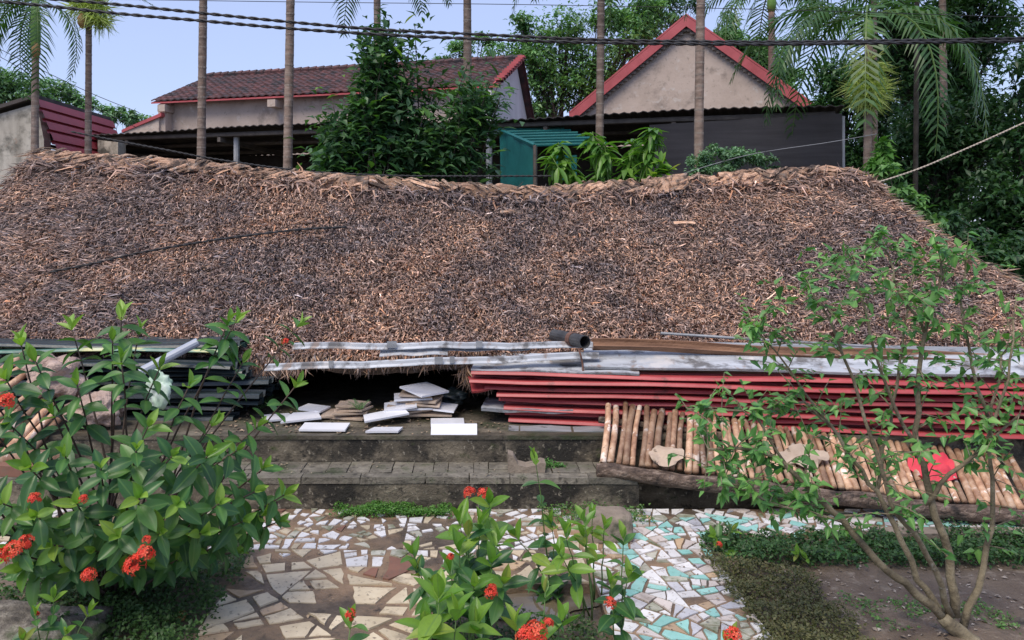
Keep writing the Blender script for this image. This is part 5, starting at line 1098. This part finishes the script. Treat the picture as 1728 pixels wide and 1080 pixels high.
def palm(label, b, tpt, r, nf=9, fl=1.0, shaft=.0, spray=None, nuts=None, dark=False, elr=(-.1, 1.0), fr_az=None):
    """b, tpt: foot and top of the trunk"""
    b, tpt = Vector(b), Vector(tpt); t = thing('areca_palm', b, label, 'palm', 'slender palms behind the thatch'); d = tpt-b; n = max(6, int(d.length/.14)); m = MB(); rg = MB()
    for_bow = Vector((U(-.02, .02), 0, 0)); pts = [b+d*(i/n)+for_bow*math.sin(math.pi*i/n) for i in range(n+1)]
    m.tube(pts, [r*(1.12-.2*i/n)*(1+U(-.03, .03)) for i in range(n+1)], 9); m.build('trunk', MT['dark_bark'] if dark else MT['areca'], t, True)
    if not dark:
        for i in range(1, n): rg.tube([pts[i]-Vector((0, 0, .011)), pts[i]+Vector((0, 0, .011))], r*(1.16-.2*i/n), 9)
        rg.build('leaf_scars', MT['ring'], t, kind='stuff')
    top = tpt
    if shaft:
        m = MB(); m.tube([tpt, tpt+ZV*shaft*.3, tpt+ZV*shaft*.7, tpt+ZV*shaft], [r*1.0, r*1.35, r*1.2, r*.8], 10); m.build('crownshaft', MT['crownshaft'], t, True); top = tpt+ZV*shaft
    for k in range(nf):
        az = (fr_az[k] if fr_az else 2*math.pi*k/nf+U(-.3, .3)); el = U(*elr); M_ = Matrix.Translation(top-b) @ Matrix.Rotation(az, 4, 'Z') @ Matrix.Rotation(el*.6, 4, 'X') @ Matrix.Diagonal((fl, fl, fl, 1)); link('frond', random.choice(FM), t, M_)
    if spray:
        for (c, L, nn) in spray:
            rr = np.random.default_rng(int(abs(c.x*100))); dd = np.stack([rr.normal(0, .7, nn), rr.normal(0, .6, nn), rr.normal(-.55, .5, nn)], 1); C = np.array([(.50, .58, .19)])*rr.uniform(.6, 1.35, (nn, 1))
            leaf_cloud('flower_spray', np.repeat(np.array(c)[None], nn, 0)+rr.normal(0, .03, (nn, 3)), dd, rr.normal(0, 1, (nn, 3)), rr.uniform(L*.5, L, nn), np.full(nn, .022), C, MT['foliage'], t, None, bend=.5)
    if nuts:
        for c in nuts:
            m = MB(); m.tube([c+ZV*.10, c+ZV*.04, c-ZV*.05, c-ZV*.12], [.02, .06, .065, .02], 8); m.build('nut_cluster', MT['nut'], t, True)
def foot(px, Y): v = P(px, 300, Y); v.z = -.12; return v
palm('palm at the far left with green crownshaft and hanging dark fronds', foot(57, 12), P(60, 96, 12), .055, 9, .85, .85, nuts=[P(61, 84, 11.93)], elr=(-1.2, -.2), fr_az=[1.2, 1.9, 2.4, 1.5, 2.9, -2.6, -1.6, .6, .9])
palm('palm second from left with pale fluffy crown at the picture top', foot(146, 12.4), P(150, 28, 12.4), .05, 5, .6, .1, [(P(158, 8, 12.4), .50, 220), (P(168, 30, 12.4), .36, 130), (P(135, 5, 12.4), .4, 90)], [P(138, 34, 12.3)], elr=(.5, 1.3))
palm('reddish brown palm trunk third from left, before the shed', foot(337, 11.6), P(346, -190, 11.6), .058, 9, 1.1, .5)
palm('palm trunk fourth from left, between the shed post and the tall bush', foot(482, 11.3), P(494, -200, 11.3), .06, 9, 1.1, .5)
palm('palm half hidden inside the tall bush with a frond tip above it', foot(632, 11.0), P(636, -40, 11.0), .05, 7, .9, .3, elr=(-.6, .4), fr_az=[-1.5, -1.0, -.5, .6, 1.6, 2.8, 3.6])
palm('palm trunk rising right through the edge of the tall bush', foot(785, 10.9), P(788, -75, 10.9), .056, 8, 1.0, .4, elr=(-.3, .6))
palm('palm trunk between the tiled roof and the gable house', foot(1007, 10.5), P(1015, -70, 10.5), .05, 8, .9, .35, elr=(-.5, .4))
palm('palm trunk crossing the face of the gable house', foot(1178, 10.1), P(1186, -170, 10.1), .056, 9, 1.1, .5)
palm('palm behind the gable house with one frond hanging beside it', foot(1300, 22), P(1302, 20, 22), .09, 9, 1.7, .6, elr=(-.8, .3))
palm('brown palm with pale yellow flower sprays at the right end of the ridge', foot(1463, 10.0), P(1466, 70, 10.0), .05, 12, 1.15, .3, [(P(1464, 110, 9.93), .36, 170), (P(1466, 140, 9.93), .38, 260), (P(1466, 158, 9.93), .34, 200)], elr=(-.7, .6))
palm('pale thin palm trunk just behind the brown palm at the ridge end', foot(1476, 11.5), P(1474, -60, 11.5), .04, 9, 1.2, .4, elr=(-.6, .5))
palm('thin dark palm trunk among the right-hand trees', foot(1541, 11.6), P(1548, -60, 11.6), .034, 9, 1.2, .4, dark=True, elr=(-.6, .5))
palm('palm with broad dark fronds at the top right of the picture', foot(1600, 14), P(1590, -20, 14), .06, 12, 1.5, .4, elr=(-.7, .5))
